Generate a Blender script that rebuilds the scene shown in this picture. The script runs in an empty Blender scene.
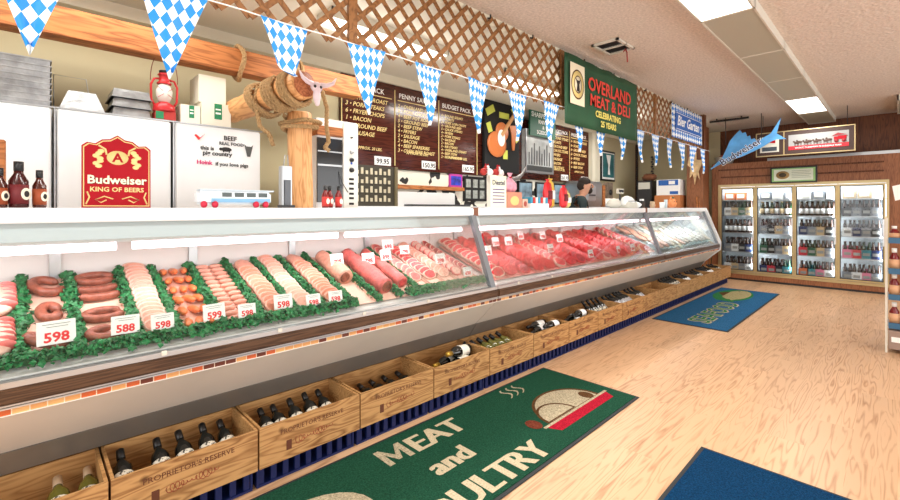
import bpy, bmesh, math, random
from mathutils import Vector, Matrix, Euler
random.seed(7)
PI = math.pi
SC = bpy.context.scene
COL = SC.collection

# ---------------------------------------------------------------- camera, world, light, exposure
H = 1.40                                    # eye height, level with the counter top
cam = bpy.data.cameras.new('camera'); camo = bpy.data.objects.new('camera', cam); COL.objects.link(camo)
camo.location = (0, 0, H)
camo.rotation_euler = (PI/2, 0, math.radians(45.8) - PI/2)
cam.sensor_width = 36; cam.lens = 435/900*36
cam.shift_y = -42/900
cam.clip_start = .02
SC.camera = camo
SC.view_settings.view_transform = 'Standard'; SC.view_settings.look = 'None'
SC.view_settings.exposure = -0.36; SC.view_settings.gamma = 1
SC.view_settings.use_curve_mapping = False
SC.cycles.max_bounces = 8; SC.cycles.diffuse_bounces = 4; SC.cycles.glossy_bounces = 4
SC.cycles.transparent_max_bounces = 12; SC.cycles.sample_clamp_indirect = 4
SC.cycles.caustics_reflective = False; SC.cycles.caustics_refractive = False
w = bpy.data.worlds.new('sky'); SC.world = w; w.use_nodes = True
w.node_tree.nodes['Background'].inputs[0].default_value = (.86, .93, 1, 1)
w.node_tree.nodes['Background'].inputs[1].default_value = 1.6

def area(name, loc, rot, sx, sy, power, col=(1, 1, 1)):
    l = bpy.data.lights.new(name, 'AREA'); l.shape = 'RECTANGLE'; l.size = sx; l.size_y = sy
    l.energy = power; l.color = col
    o = bpy.data.objects.new(name, l); COL.objects.link(o); o.location = loc; o.rotation_euler = rot
    return o
# daylight in the shop windows (front wall and left wall), facing into the room
area('window_daylight', (4.5, -3.4, 1.55), (-PI/2, 0, PI), 8.5, 2.0, 225, (1, .98, .95))
area('window_daylight', (-2.4, -.4, 1.7), (PI/2, 0, -PI/2), 4.2, 2.2, 120, (1, .98, .95))

# ---------------------------------------------------------------- materials
def lin(c):
    return tuple(((x/255)/12.92 if x/255 <= .04045 else ((x/255+.055)/1.055)**2.4) for x in c) + (1,)
_M = {}
def mat(name, rgb, rough=.6, metal=0, bump=0, bscale=40, var=0, vscale=6, emit=0, spec=.5, trans=0):
    if name in _M: return _M[name]
    m = bpy.data.materials.new(name); m.use_nodes = True; nt = m.node_tree; b = nt.nodes['Principled BSDF']
    b.inputs['Base Color'].default_value = lin(rgb); b.inputs['Roughness'].default_value = rough
    b.inputs['Metallic'].default_value = metal; b.inputs['Specular IOR Level'].default_value = spec
    if emit:
        b.inputs['Emission Color'].default_value = lin(rgb); b.inputs['Emission Strength'].default_value = emit
    tc = nt.nodes.new('ShaderNodeTexCoord')
    if var:
        n = nt.nodes.new('ShaderNodeTexNoise'); n.inputs['Scale'].default_value = vscale; n.inputs['Detail'].default_value = 5
        nt.links.new(tc.outputs['Object'], n.inputs['Vector'])
        r = nt.nodes.new('ShaderNodeValToRGB'); c = lin(rgb)
        r.color_ramp.elements[0].position = .3; r.color_ramp.elements[1].position = .7
        r.color_ramp.elements[0].color = tuple(x*(1-var) for x in c[:3])+(1,)
        r.color_ramp.elements[1].color = tuple(min(1, x*(1+var)) for x in c[:3])+(1,)
        nt.links.new(n.outputs[0], r.inputs[0]); nt.links.new(r.outputs[0], b.inputs['Base Color'])
    if bump:
        n2 = nt.nodes.new('ShaderNodeTexNoise'); n2.inputs['Scale'].default_value = bscale; n2.inputs['Detail'].default_value = 3
        nt.links.new(tc.outputs['Object'], n2.inputs['Vector'])
        bp = nt.nodes.new('ShaderNodeBump'); bp.inputs['Strength'].default_value = bump; bp.inputs['Distance'].default_value = .01
        nt.links.new(n2.outputs[0], bp.inputs['Height']); nt.links.new(bp.outputs[0], b.inputs['Normal'])
    _M[name] = m; return m

def wood(name, c1, c2, scale=(1, 12, 12), rough=.6, fine=1.0, planks=None, knots=0, bump=.15, spec=.3, rnd=True, p0=.3, p1=.72, ring=9, detail=2.2, streak=.35):
    """grain stretched along the axis with the smallest scale; optional planks (length, width) in x, y"""
    m = bpy.data.materials.new(name); m.use_nodes = True; nt = m.node_tree; b = nt.nodes['Principled BSDF']
    L = nt.links.new; N = nt.nodes.new
    tc = N('ShaderNodeTexCoord'); mp = N('ShaderNodeMapping'); mp.inputs['Scale'].default_value = scale
    src = tc.outputs['Object']
    if rnd:
        oi = N('ShaderNodeObjectInfo'); va = N('ShaderNodeVectorMath'); va.operation = 'MULTIPLY_ADD'
        cx = N('ShaderNodeCombineXYZ'); L(oi.outputs['Random'], cx.inputs[0]); L(oi.outputs['Random'], cx.inputs[2])
        va.inputs[1].default_value = (9, 9, 9); L(cx.outputs[0], va.inputs[0]); L(src, va.inputs[2]); src = va.outputs[0]
    if planks:
        br = N('ShaderNodeTexBrick'); br.inputs['Scale'].default_value = 1; br.offset = .37
        br.inputs['Brick Width'].default_value = planks[0]; br.inputs['Row Height'].default_value = planks[1]
        br.inputs['Mortar Size'].default_value = .0012; br.inputs['Color1'].default_value = (0, 0, 0, 1); br.inputs['Color2'].default_value = (1, 1, 1, 1)
        br.inputs['Mortar'].default_value = (.5, .5, .5, 1)
        L(src, br.inputs['Vector'])
        va2 = N('ShaderNodeVectorMath'); va2.operation = 'MULTIPLY_ADD'; va2.inputs[1].default_value = (7, 3, 5)
        L(br.outputs['Color'], va2.inputs[0]); L(src, va2.inputs[2]); src = va2.outputs[0]
    L(src, mp.inputs['Vector'])
    n = N('ShaderNodeTexNoise'); n.inputs['Scale'].default_value = 1.3*fine; n.inputs['Detail'].default_value = detail; n.inputs['Roughness'].default_value = .5
    L(mp.outputs[0], n.inputs['Vector'])
    wv = N('ShaderNodeMath'); wv.operation = 'MULTIPLY'; wv.inputs[1].default_value = ring; L(n.outputs[0], wv.inputs[0])
    pp = N('ShaderNodeMath'); pp.operation = 'PINGPONG'; pp.inputs[1].default_value = .5; L(wv.outputs[0], pp.inputs[0])
    ad = N('ShaderNodeMath'); ad.operation = 'ADD'; L(pp.outputs[0], ad.inputs[0])
    hf = N('ShaderNodeMath'); hf.operation = 'MULTIPLY'; hf.inputs[1].default_value = .5; L(n.outputs[0], hf.inputs[0]); 
    n3 = N('ShaderNodeTexNoise'); n3.inputs['Scale'].default_value = 5; n3.inputs['Detail'].default_value = 3; L(mp.outputs[0], n3.inputs['Vector'])
    s3 = N('ShaderNodeMath'); s3.operation = 'MULTIPLY_ADD'; s3.inputs[1].default_value = streak; L(n3.outputs[0], s3.inputs[0]); L(hf.outputs[0], s3.inputs[2]); L(s3.outputs[0], ad.inputs[1])
    r = N('ShaderNodeValToRGB'); r.color_ramp.elements[0].position = p0+.02; r.color_ramp.elements[1].position = p1+.08
    r.color_ramp.elements[0].color = lin(c1); r.color_ramp.elements[1].color = lin(c2)
    L(ad.outputs[0], r.inputs[0]); out = r.outputs[0]
    if planks:
        mx = N('ShaderNodeMix'); mx.data_type = 'RGBA'; mx.blend_type = 'MULTIPLY'; mx.inputs[0].default_value = .16
        L(out, mx.inputs[6]); L(br.outputs['Color'], mx.inputs[7]); out = mx.outputs[2]
    if knots:
        v = N('ShaderNodeTexVoronoi'); v.inputs['Scale'].default_value = knots; L(tc.outputs['Object'], v.inputs['Vector'])
        vr = N('ShaderNodeValToRGB'); vr.color_ramp.elements[0].position = .09; vr.color_ramp.elements[1].position = .15
        vr.color_ramp.elements[0].color = (.12, .06, .03, 1); vr.color_ramp.elements[1].color = (1, 1, 1, 1)
        L(v.outputs['Distance'], vr.inputs[0])
        m2 = N('ShaderNodeMix'); m2.data_type = 'RGBA'; m2.blend_type = 'MULTIPLY'; m2.inputs[0].default_value = .85
        L(out, m2.inputs[6]); L(vr.outputs[0], m2.inputs[7]); out = m2.outputs[2]
    L(out, b.inputs['Base Color']); b.inputs['Roughness'].default_value = rough; b.inputs['Specular IOR Level'].default_value = spec
    bp = N('ShaderNodeBump'); bp.inputs['Strength'].default_value = bump; bp.inputs['Distance'].default_value = .002
    L(ad.outputs[0], bp.inputs['Height']); L(bp.outputs[0], b.inputs['Normal'])
    return m

def lozenge(name, c1, c2, a, b_):
    m = bpy.data.materials.new(name); m.use_nodes = True; nt = m.node_tree; b = nt.nodes['Principled BSDF']
    L = nt.links.new; N = nt.nodes.new
    tc = N('ShaderNodeTexCoord'); sp = N('ShaderNodeSeparateXYZ'); L(tc.outputs['Object'], sp.inputs[0])
    def ma(op, x, y):
        n = N('ShaderNodeMath'); n.operation = op
        for i, q in enumerate((x, y)):
            if q is None: continue
            if isinstance(q, (int, float)): n.inputs[i].default_value = q
            else: L(q, n.inputs[i])
        return n.outputs[0]
    u = ma('DIVIDE', sp.outputs[0], a); v = ma('DIVIDE', sp.outputs[2], b_)
    p = ma('FLOOR', ma('ADD', u, v), None); q = ma('FLOOR', ma('SUBTRACT', u, v), None)
    k = ma('PINGPONG', ma('ADD', p, q), 1)
    mx = N('ShaderNodeMix'); mx.data_type = 'RGBA'; L(k, mx.inputs[0]); mx.inputs[6].default_value = lin(c1); mx.inputs[7].default_value = lin(c2)
    L(mx.outputs[2], b.inputs['Base Color']); b.inputs['Roughness'].default_value = .5
    return m

def glass(name, tint=(.97, .99, .98), ior=1.45, rough=0, cap=1.0):
    m = bpy.data.materials.new(name); m.use_nodes = True; nt = m.node_tree; nt.nodes.clear()
    L = nt.links.new; N = nt.nodes.new
    o = N('ShaderNodeOutputMaterial'); mx = N('ShaderNodeMixShader'); f = N('ShaderNodeFresnel'); f.inputs[0].default_value = ior
    t = N('ShaderNodeBsdfTransparent'); t.inputs[0].default_value = tint+(1,); g = N('ShaderNodeBsdfGlossy'); g.inputs['Roughness'].default_value = rough
    mm = N('ShaderNodeMath'); mm.operation = 'MULTIPLY'; mm.inputs[1].default_value = cap; L(f.outputs[0], mm.inputs[0])
    L(mm.outputs[0], mx.inputs[0]); L(t.outputs[0], mx.inputs[1]); L(g.outputs[0], mx.inputs[2]); L(mx.outputs[0], o.inputs[0])
    return m

WHITE = mat('white_enamel', (240, 242, 243), .35)
TOPW = mat('white_laminate', (236, 239, 242), .3, var=.03)
STEEL = mat('brushed_steel', (178, 180, 182), .32, .85, bump=.05, bscale=200)
STEELD = mat('dark_steel', (90, 92, 96), .4, .7)
ALU = mat('aluminium', (205, 208, 212), .28, .8)
GREYP = mat('grey_painted_metal', (150, 146, 140), .32, .5, var=.1, vscale=4)
PANEL = mat('putty_painted_metal', (224, 219, 212), .45, .1, var=.04, vscale=3)
BLUEG = mat('pale_blue_enamel', (204, 216, 222), .35)
POSTM = mat('post_steel', (132, 138, 144), .35, .5)
BLACK = mat('black_plastic', (18, 18, 20), .35)
DARKG = mat('dark_glass_bottle', (16, 18, 16), .08, spec=.8)
GREENG = mat('green_gold_bottle', (96, 92, 34), .12, spec=.7)
BROWNG = mat('brown_sauce_bottle', (70, 24, 12), .12, spec=.7)
LABEL = mat('paper_label', (232, 228, 214), .6)
CREAM = mat('cream_paint', (226, 220, 200), .6)
RED = mat('red_paint', (164, 4, 24), .5, spec=.2)
REDT = mat('red_ink', (226, 44, 48), .6)
GOLD = mat('gold_ink', (232, 208, 138), .5)
INK = mat('black_ink', (30, 26, 26), .6)
BROWNINK = mat('brown_stencil_ink', (92, 48, 26), .7)
CARD = mat('white_card', (246, 246, 244), .6)
PARS = mat('parsley_plastic', (22, 116, 62), .5, var=.5, vscale=25)
PARSD = mat('parsley_core', (12, 84, 44), .7)
ROPE = mat('jute_rope', (176, 142, 98), .9, bump=1, bscale=140, var=.25, vscale=60)
BRASS = mat('champagne_metal', (188, 168, 124), .38, .6)
BULB = mat('lit_tube', (255, 226, 236), emit=5)
LITPANEL = mat('lit_diffuser', (255, 252, 244), emit=4)
DIFF = mat('unlit_diffuser', (178, 174, 156), .45)
CLOUDY = mat('old_white_plastic', (214, 210, 198), .5)
CRATEW = wood('crate_pine', (126, 84, 46), (184, 142, 92), (1.2, 14, 9), .65, knots=5.5, ring=12)
CRATEI = wood('crate_inner_pine', (146, 102, 58), (186, 142, 90), (1.2, 9, 9), .7, ring=12)
BEAMW = wood('beam_pine', (126, 72, 38), (186, 118, 68), (1, 9, 9), .5)
LOGW = wood('peeled_log', (186, 124, 72), (226, 172, 118), (10, 10, 1.5), .45, knots=2.2)
LOGY = wood('peeled_log_beam', (186, 124, 72), (222, 166, 110), (10, 10, 1.5), .45)
LATW = wood('lattice_wood', (104, 66, 34), (146, 100, 58), (6, 6, 6), .55)
PANW = wood('veneer_panelling', (112, 68, 44), (150, 98, 66), (14, 14, 1), .4, fine=1.6)
DARKW = wood('dark_wood', (66, 34, 18), (104, 60, 34), (10, 10, 1), .5)
BUMPW = wood('bumper_walnut', (52, 34, 24), (92, 66, 48), (1, 20, 20), .4)
BOARD = wood('menu_board_wood', (50, 20, 16), (84, 38, 28), (1, 8, 8), .14, spec=.6)
GLASS = glass('case_glass', (.975, .99, .985), cap=.5)
DGLASS = glass('cooler_door_glass', (.97, .99, 1), cap=.55)

# ---------------------------------------------------------------- helpers
class MB:
    def __init__(s): s.bm = bmesh.new(); s.m = 0
    def _tag(s, n0):
        s.bm.faces.ensure_lookup_table()
        for f in s.bm.faces[n0:]: f.material_index = s.m
    def poly(s, pts, faces, smooth=False):
        n0 = len(s.bm.faces)
        vs = [s.bm.verts.new(p) for p in pts]
        for f in faces:
            try: ff = s.bm.faces.new([vs[i] for i in f]); ff.smooth = smooth
            except ValueError: pass
        s._tag(n0); return s
    def box(s, x0, x1, y0, y1, z0, z1, M=None):
        p = [Vector(q) for q in ((x0,y0,z0),(x1,y0,z0),(x1,y1,z0),(x0,y1,z0),(x0,y0,z1),(x1,y0,z1),(x1,y1,z1),(x0,y1,z1))]
        if M is not None: p = [M @ q for q in p]
        return s.poly(p, [(3,2,1,0),(4,5,6,7),(0,1,5,4),(1,2,6,5),(2,3,7,6),(3,0,4,7)])
    def rbox(s, x0, x1, y0, y1, z0, z1, r=.006, M=None):
        b = bmesh.new(); bmesh.ops.create_cube(b, size=1)
        for v in b.verts: v.co = Vector(((x0+x1)/2+v.co.x*(x1-x0), (y0+y1)/2+v.co.y*(y1-y0), (z0+z1)/2+v.co.z*(z1-z0)))
        bmesh.ops.bevel(b, geom=b.edges[:], offset=r, segments=2, affect='EDGES')
        return s.merge(b, M)
    def merge(s, b, M=None, smooth=False):
        b.verts.index_update(); pts = [(M @ v.co) if M is not None else v.co.copy() for v in b.verts]
        fs = [[v.index for v in f.verts] for f in b.faces]; b.free()
        return s.poly(pts, fs, smooth)
    def lathe(s, prof, seg=16, o=(0, 0, 0), M=None, smooth=True):
        pts = []; fs = []
        for (r, z) in prof:
            for i in range(seg):
                a = 2*PI*i/seg; pts.append(Vector((o[0]+r*math.cos(a), o[1]+r*math.sin(a), o[2]+z)))
        if M is not None: pts = [M @ p for p in pts]
        for j in range(len(prof)-1):
            for i in range(seg):
                k = (i+1) % seg; fs.append((j*seg+i, j*seg+k, (j+1)*seg+k, (j+1)*seg+i))
        fs.append(tuple(reversed(range(seg)))); fs.append(tuple(range((len(prof)-1)*seg, len(prof)*seg)))
        return s.poly(pts, fs, smooth)
    def tube(s, path, r, seg=8, smooth=True, closed=False):
        P = [Vector(p) for p in path]; n = len(P); R = r if isinstance(r, (list, tuple)) else [r]*n
        pts = []; up = Vector((0, 0, 1)); prev = None
        for i in range(n):
            t = (P[(i+1) % n]-P[i-1]) if closed else (P[min(i+1, n-1)]-P[max(i-1, 0)])
            t.normalize()
            a = prev if prev is not None else (up if abs(t.z) < .9 else Vector((1, 0, 0)))
            x = (a - t*a.dot(t)).normalized(); y = t.cross(x); prev = x
            for k in range(seg):
                an = 2*PI*k/seg; pts.append(P[i]+x*(R[i]*math.cos(an))+y*(R[i]*math.sin(an)))
        fs = []
        for i in range(n if closed else n-1):
            j = (i+1) % n
            for k in range(seg):
                l = (k+1) % seg; fs.append((i*seg+k, i*seg+l, j*seg+l, j*seg+k))
        if not closed: fs += [tuple(reversed(range(seg))), tuple(range((n-1)*seg, n*seg))]
        return s.poly(pts, fs, smooth)
    def ell(s, c, r, M=None, seg=14, wob=0):
        b = bmesh.new(); bmesh.ops.create_uvsphere(b, u_segments=seg, v_segments=max(6, seg*2//3), radius=1)
        for v in b.verts:
            k = 1+random.uniform(-wob, wob); v.co = Vector((c[0]+v.co.x*r[0]*k, c[1]+v.co.y*r[1]*k, c[2]+v.co.z*r[2]*k))
        return s.merge(b, M, True)
    def prism(s, pts2, t, M):
        """outline in local x,z, thickness t along y; M places it"""
        n = len(pts2)
        A = [M @ Vector((x, -t/2, z)) for x, z in pts2]; B = [M @ Vector((x, t/2, z)) for x, z in pts2]
        return s.poly(A+B, [tuple(range(n)), tuple(reversed(range(n, 2*n)))]+[(i, n+i, n+(i+1) % n, (i+1) % n) for i in range(n)])
    def mesh(s, name, mats):
        bmesh.ops.recalc_face_normals(s.bm, faces=s.bm.faces[:])
        me = bpy.data.meshes.new(name); s.bm.to_mesh(me); s.bm.free()
        for m in (mats if isinstance(mats, (list, tuple)) else [mats]): me.materials.append(m)
        return me
    def build(s, name, mats, parent=None, loc=None, rot=None):
        o = bpy.data.objects.new(name, s.mesh(name, mats)); COL.objects.link(o)
        if parent: o.parent = parent
        if loc: o.location = loc
        if rot: o.rotation_euler = rot
        return o
I4 = Matrix.Identity(4)
def T(x, y, z): return Matrix.Translation((x, y, z))
def RX(a): return Matrix.Rotation(a, 4, 'X')
def RY(a): return Matrix.Rotation(a, 4, 'Y')
def RZ(a): return Matrix.Rotation(a, 4, 'Z')
def tag(o, label, cat, group=None, kind=None):
    o['label'] = label; o['category'] = cat
    if group: o['group'] = group
    if kind: o['kind'] = kind
    return o
def thing(name, label, cat, loc=(0, 0, 0), rot=(0, 0, 0), group=None):
    o = bpy.data.objects.new(name, None); COL.objects.link(o); o.location = loc; o.rotation_euler = rot
    o.empty_display_size = .05
    return tag(o, label, cat, group)
def struct(o): o['kind'] = 'structure'; return o
CH = {}
def kids(o): return [c for c in bpy.data.objects if c.parent == o]
def dup(root, loc=None, rot=None, label=None, group=None, scale=None):
    if root.name not in CH: CH[root.name] = [(c, kids(c)) for c in kids(root)]
    r = root.copy(); COL.objects.link(r)
    if loc is not None: r.location = loc
    if rot is not None: r.rotation_euler = rot
    if scale is not None: r.scale = scale
    if label: r['label'] = label
    if group: r['group'] = group
    for c, gs in CH[root.name]:
        d = c.copy(); COL.objects.link(d); d.parent = r
        for g in gs:
            e = g.copy(); COL.objects.link(e); e.parent = d
    return r
class Proto:
    """the first placing moves the prototype itself, later ones copy it"""
    def __init__(s, o): s.o = o; s.used = False
    def put(s, loc, rot=(0, 0, 0), label=None, group=None, scale=None):
        if not s.used:
            s.used = True; CH[s.o.name] = [(c, kids(c)) for c in kids(s.o)]
            s.o.location = loc; s.o.rotation_euler = rot
            if scale: s.o.scale = scale
            if label: s.o['label'] = label
            if group: s.o['group'] = group
            return s.o
        return dup(s.o, loc, rot, label, group, scale)
_TXT = {}
def txt(lines, m, parent, loc, rot, name='lettering', ext=.0008):
    """lines: (string, x, y, size, bold, align); baked into ONE mesh"""
    bm = bmesh.new(); 
    for li, (st, x, y, size, bold, al, *sh) in enumerate(lines):
        c = bpy.data.curves.new('t', 'FONT'); c.body = st; c.size = size; c.align_x = al; c.offset = bold*size; c.extrude = ext
        c.resolution_u = 2
        if sh: c.shear = sh[0]
        o = bpy.data.objects.new('t', c); COL.objects.link(o)
        bpy.context.view_layer.update()
        me = bpy.data.meshes.new_from_object(o.evaluated_get(bpy.context.evaluated_depsgraph_get()))
        me.transform(T(x, y, li*.00004)); bm.from_mesh(me)
        bpy.data.objects.remove(o); bpy.data.curves.remove(c); bpy.data.meshes.remove(me)
    for f in bm.faces: f.material_index = 0; f.smooth = False
    if ext == 0:
        bmesh.ops.remove_doubles(bm, verts=bm.verts[:], dist=1e-6)
        bmesh.ops.dissolve_degenerate(bm, edges=bm.edges[:], dist=2e-5)
        bmesh.ops.triangulate(bm, faces=bm.faces[:])
        bmesh.ops.delete(bm, geom=[f for f in bm.faces if f.calc_area() < 1e-8], context='FACES')
        for f in bm.faces:
            f.normal_update()
            if f.normal.z < 0: f.normal_flip()
    me = bpy.data.meshes.new(name); bm.to_mesh(me); bm.free()
    me.materials.clear(); me.materials.append(m)
    o = bpy.data.objects.new(name, me); COL.objects.link(o); o.parent = parent; o.location = loc; o.rotation_euler = rot
    return o
RF = (PI/2, 0, 0)             # writing that faces the customers' aisle (-Y)
RE = (PI/2, 0, -PI/2)         # writing on the end wall (faces -X)
CEIL = 3.02
WB = 4.40                     # back wall
WE = 10.55                    # end wall

# ---------------------------------------------------------------- setting
FLOORM = wood('oak_laminate_floor', (166, 118, 80), (214, 174, 136), (.75, 9.5, 1), .36, fine=1.0, ring=11, detail=1.6, streak=.6, planks=(1.25, .19), bump=.03, spec=.3, rnd=False)
CEILM = mat('popcorn_ceiling', (216, 203, 192), .95, bump=1, bscale=34, var=.16, vscale=48)
WALLM = mat('beige_wall', (196, 184, 150), .85, var=.04, vscale=2)
struct(MB().box(-2.5, 12, -3.5, WB+.1, -.1, 0).build('floor', FLOORM))
struct(MB().box(-2.5, 12, -3.5, 2.42, CEIL, CEIL+.1).build('ceiling', CEILM))
struct(MB().box(-2.5, 12, 2.42, WB+.1, CEIL, CEIL+.1).build('ceiling', mat('smooth_cream_ceiling', (222, 218, 204), .8)))
struct(MB().box(-2.5, WE+.1, WB, WB+.12, 0, CEIL).build('wall_back', WALLM))
struct(MB().box(WE, WE+.1, 2.62, WB, 0, CEIL).build('wall_end', WALLM))
struct(MB().box(WE, WE+.1, -3.5, 2.62, 0, CEIL).build('wall_right', DARKW))
b = MB(); b.box(-2.6, -2.5, -3.5, WB, 0, .6).box(-2.6, -2.5, -3.5, WB, 2.8, CEIL).box(-2.6, -2.5, 1.7, WB, .6, 2.8).box(-2.6, -2.5, -3.5, -2.5, .6, 2.8)
struct(b.build('wall_left', WALLM))
b = MB(); b.box(-2.5, WE, -3.6, -3.5, 0, .55).box(-2.5, WE, -3.6, -3.5, 2.55, CEIL).box(-2.5, .25, -3.6, -3.5, .55, 2.55).box(8.75, WE, -3.6, -3.5, .55, 2.55)
struct(b.build('wall_front', WALLM))
struct(MB().box(-2.5, WE, WB-.09, WB, CEIL-.10, CEIL).build('trim_1', CREAM))                # crown moulding over the menu
struct(MB().box(-2.5, 8.6, 2.395, 2.47, CEIL-.07, CEIL).build('trim_2', CREAM))              # cream rail along the lattice top
struct(MB().box(8.2, 8.34, WB-.1, WB, 0, CEIL-.1).box(8.44, 8.6, WB-.06, WB, 0, CEIL-.1).build('trim_3', CREAM))
struct(MB().box(WE-.05, WE, WB-.05, WB, 0, CEIL-.1).build('trim_4', DARKW))

# popcorn ceiling fixtures: a long run of panels, some lit
def ceiling_panel(x0, x1, y0, y1, lit, label, drop=.085):
    t = thing('ceiling_light', label, 'ceiling light', (x0, y0, CEIL), group=None)
    L = x1-x0; W = y1-y0
    b = MB(); b.box(0, L, 0, .015, -drop, 0).box(0, L, W-.015, W, -drop, 0).box(0, .012, 0, W, -drop, 0).box(L-.012, L, 0, W, -drop, 0)
    b.build('frame', CLOUDY, t)
    MB().box(.012, L-.012, .015, W-.015, -drop+.004, -drop+.012).build('diffuser', LITPANEL if lit else DIFF, t)
    if lit:
        a = area('tube_light', (x0+L/2, y0+W/2, CEIL-drop-.02), (0, 0, 0), L*.95, W*.9, 46 if y0 < 2 else 32, (1, .97, .92))
    return t
ceiling_panel(2.74, 4.0, .76, 1.14, True, 'lit ceiling light panel, the nearer and brighter of the two in the row')
ceiling_panel(4.0, 5.26, .76, 1.14, False, 'unlit grey ceiling light panel directly after the nearer lit one')
ceiling_panel(5.26, 6.52, .76, 1.14, False, 'unlit grey ceiling light panel in the middle of the run')
ceiling_panel(6.52, 7.8, .76, 1.14, False, 'unlit mottled ceiling light panel just before the far lit one')
ceiling_panel(7.8, 9.06, .76, 1.14, True, 'lit ceiling light panel at the far end, above the beer cooler')
ceiling_panel(9.06, 10.3, .76, 1.14, False, 'unlit ceiling light panel beyond the far lit one')
ceiling_panel(.9, 2.2, .76, 1.14, True, 'lit ceiling light panel overhead, nearest the entrance')
ceiling_panel(-1.6, -.3, .76, 1.14, True, 'lit ceiling light panel overhead by the window')
ceiling_panel(1.75, 3.05, 3.15, 3.4, True, 'lit ceiling light behind the near lattice panel')
ceiling_panel(3.95, 5.2, 3.15, 3.4, True, 'lit ceiling light behind the lattice left of the green banner')
ceiling_panel(8.9, 10.2, -.35, .0, False, 'dark ceiling light fixture above the right end of the cooler')
area('tube_light', (7.4, 3.5, CEIL-.05), (0, 0, 0), 1.6, .5, 42, (1, .97, .92))
area('tube_light', (.2, 3.5, CEIL-.05), (0, 0, 0), 1.6, .5, 32, (1, .97, .92))
for xx in (-.5, 2.4, 4.6, 7.2): area('ceiling_fill_light', (xx, 3.3, CEIL-.22), (PI, 0, 0), 1.3, .2, 7, (1, .98, .94))   # added fill lamps without a fixture, brightening the ceiling behind the lattice
# air vent
t = thing('ceiling_vent', 'white ceiling air vent with dark slats and a red tassel', 'vent', (4.2, 1.98, CEIL-.001)); t.scale = (.85, .85, 1)
MB().box(-.22, .22, -.16, -.13, -.02, 0).box(-.22, .22, .13, .16, -.02, 0).box(-.22, -.19, -.16, .16, -.02, 0).box(.19, .22, -.16, .16, -.02, 0).box(-.012, .012, -.16, .16, -.02, 0).build('frame', CLOUDY, t)
MB().box(-.19, .19, -.13, .13, -.004, -.001).build('duct', BLACK, t)
b = MB()
for i in range(8): b.box(-.19, .19, -.004, .012, -.012, -.010, T(0, -.115+i*.032, 0) @ RX(.6))
b.build('slat', STEELD, t)
MB().tube([(.15, -.08, -.01), (.17, -.09, -.05), (.15, -.1, -.09), (.16, -.1, -.15)], .008).tube([(.15, -.08, -.03), (.10, -.09, -.04), (.08, -.09, -.06)], .007).build('ribbon', mat('dull_red_ribbon', (160, 60, 56)), t)
for (x, y, l) in ((9.0, 2.1, 'dark ceiling pipe bracket left of the hanging fish sign'),):
    t = thing('ceiling_bracket', l, 'bracket', (x, y, CEIL))
    MB().box(-.03, .03, -.3, .3, -.06, -.03).box(-.01, .01, -.2, -.18, -.03, 0).box(-.01, .01, .18, .2, -.03, 0).build('bar', BLACK, t)

# ---------------------------------------------------------------- meat display cases
def prof_extrude(pts, x0, x1):
    """closed outline of (y, z) swept along x"""
    b = MB(); n = len(pts)
    A = [(x0, y, z) for y, z in pts]; B = [(x1, y, z) for y, z in pts]
    b.poly(A+B, [tuple(range(n)), tuple(range(n, 2*n))]+[(i, (i+1) % n, n+(i+1) % n, n+i) for i in range(n)])
    return b
TILEM = bpy.data.materials.new('orange_tile_strip'); TILEM.use_nodes = True
_nt = TILEM.node_tree; _b = _nt.nodes['Principled BSDF']; _tc = _nt.nodes.new('ShaderNodeTexCoord'); _sp = _nt.nodes.new('ShaderNodeSeparateXYZ')
_nt.links.new(_tc.outputs['Object'], _sp.inputs[0])
def _m(op, a, b=None):
    n = _nt.nodes.new('ShaderNodeMath'); n.operation = op
    for i, q in enumerate((a, b)):
        if q is None: continue
        if isinstance(q, (int, float)): n.inputs[i].default_value = q
        else: _nt.links.new(q, n.inputs[i])
    return n.outputs[0]
_ix = _m('DIVIDE', _sp.outputs[0], .047); _fl = _m('FLOOR', _ix); _fr = _m('FRACT', _ix)
_wn = _nt.nodes.new('ShaderNodeTexWhiteNoise'); _wn.noise_dimensions = '1D'; _nt.links.new(_fl, _wn.inputs['W'])
_rp = _nt.nodes.new('ShaderNodeValToRGB'); _rp.color_ramp.interpolation = 'CONSTANT'
for i, (p_, c_) in enumerate(((0, (226, 164, 104)), (.28, (206, 98, 50)), (.52, (104, 46, 30)), (.8, (232, 180, 118)))):
    e = _rp.color_ramp.elements[i] if i < 2 else _rp.color_ramp.elements.new(p_)
    e.position = p_; e.color = lin(c_)
_nt.links.new(_wn.outputs[0], _rp.inputs[0])
_mx = _nt.nodes.new('ShaderNodeMix'); _mx.data_type = 'RGBA'; _nt.links.new(_m('LESS_THAN', _fr, .07), _mx.inputs[0])
_nt.links.new(_rp.outputs[0], _mx.inputs[6]); _mx.inputs[7].default_value = lin((230, 214, 190)); _nt.links.new(_mx.outputs[2], _b.inputs['Base Color']); _b.inputs['Roughness'].default_value = .4

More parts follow.
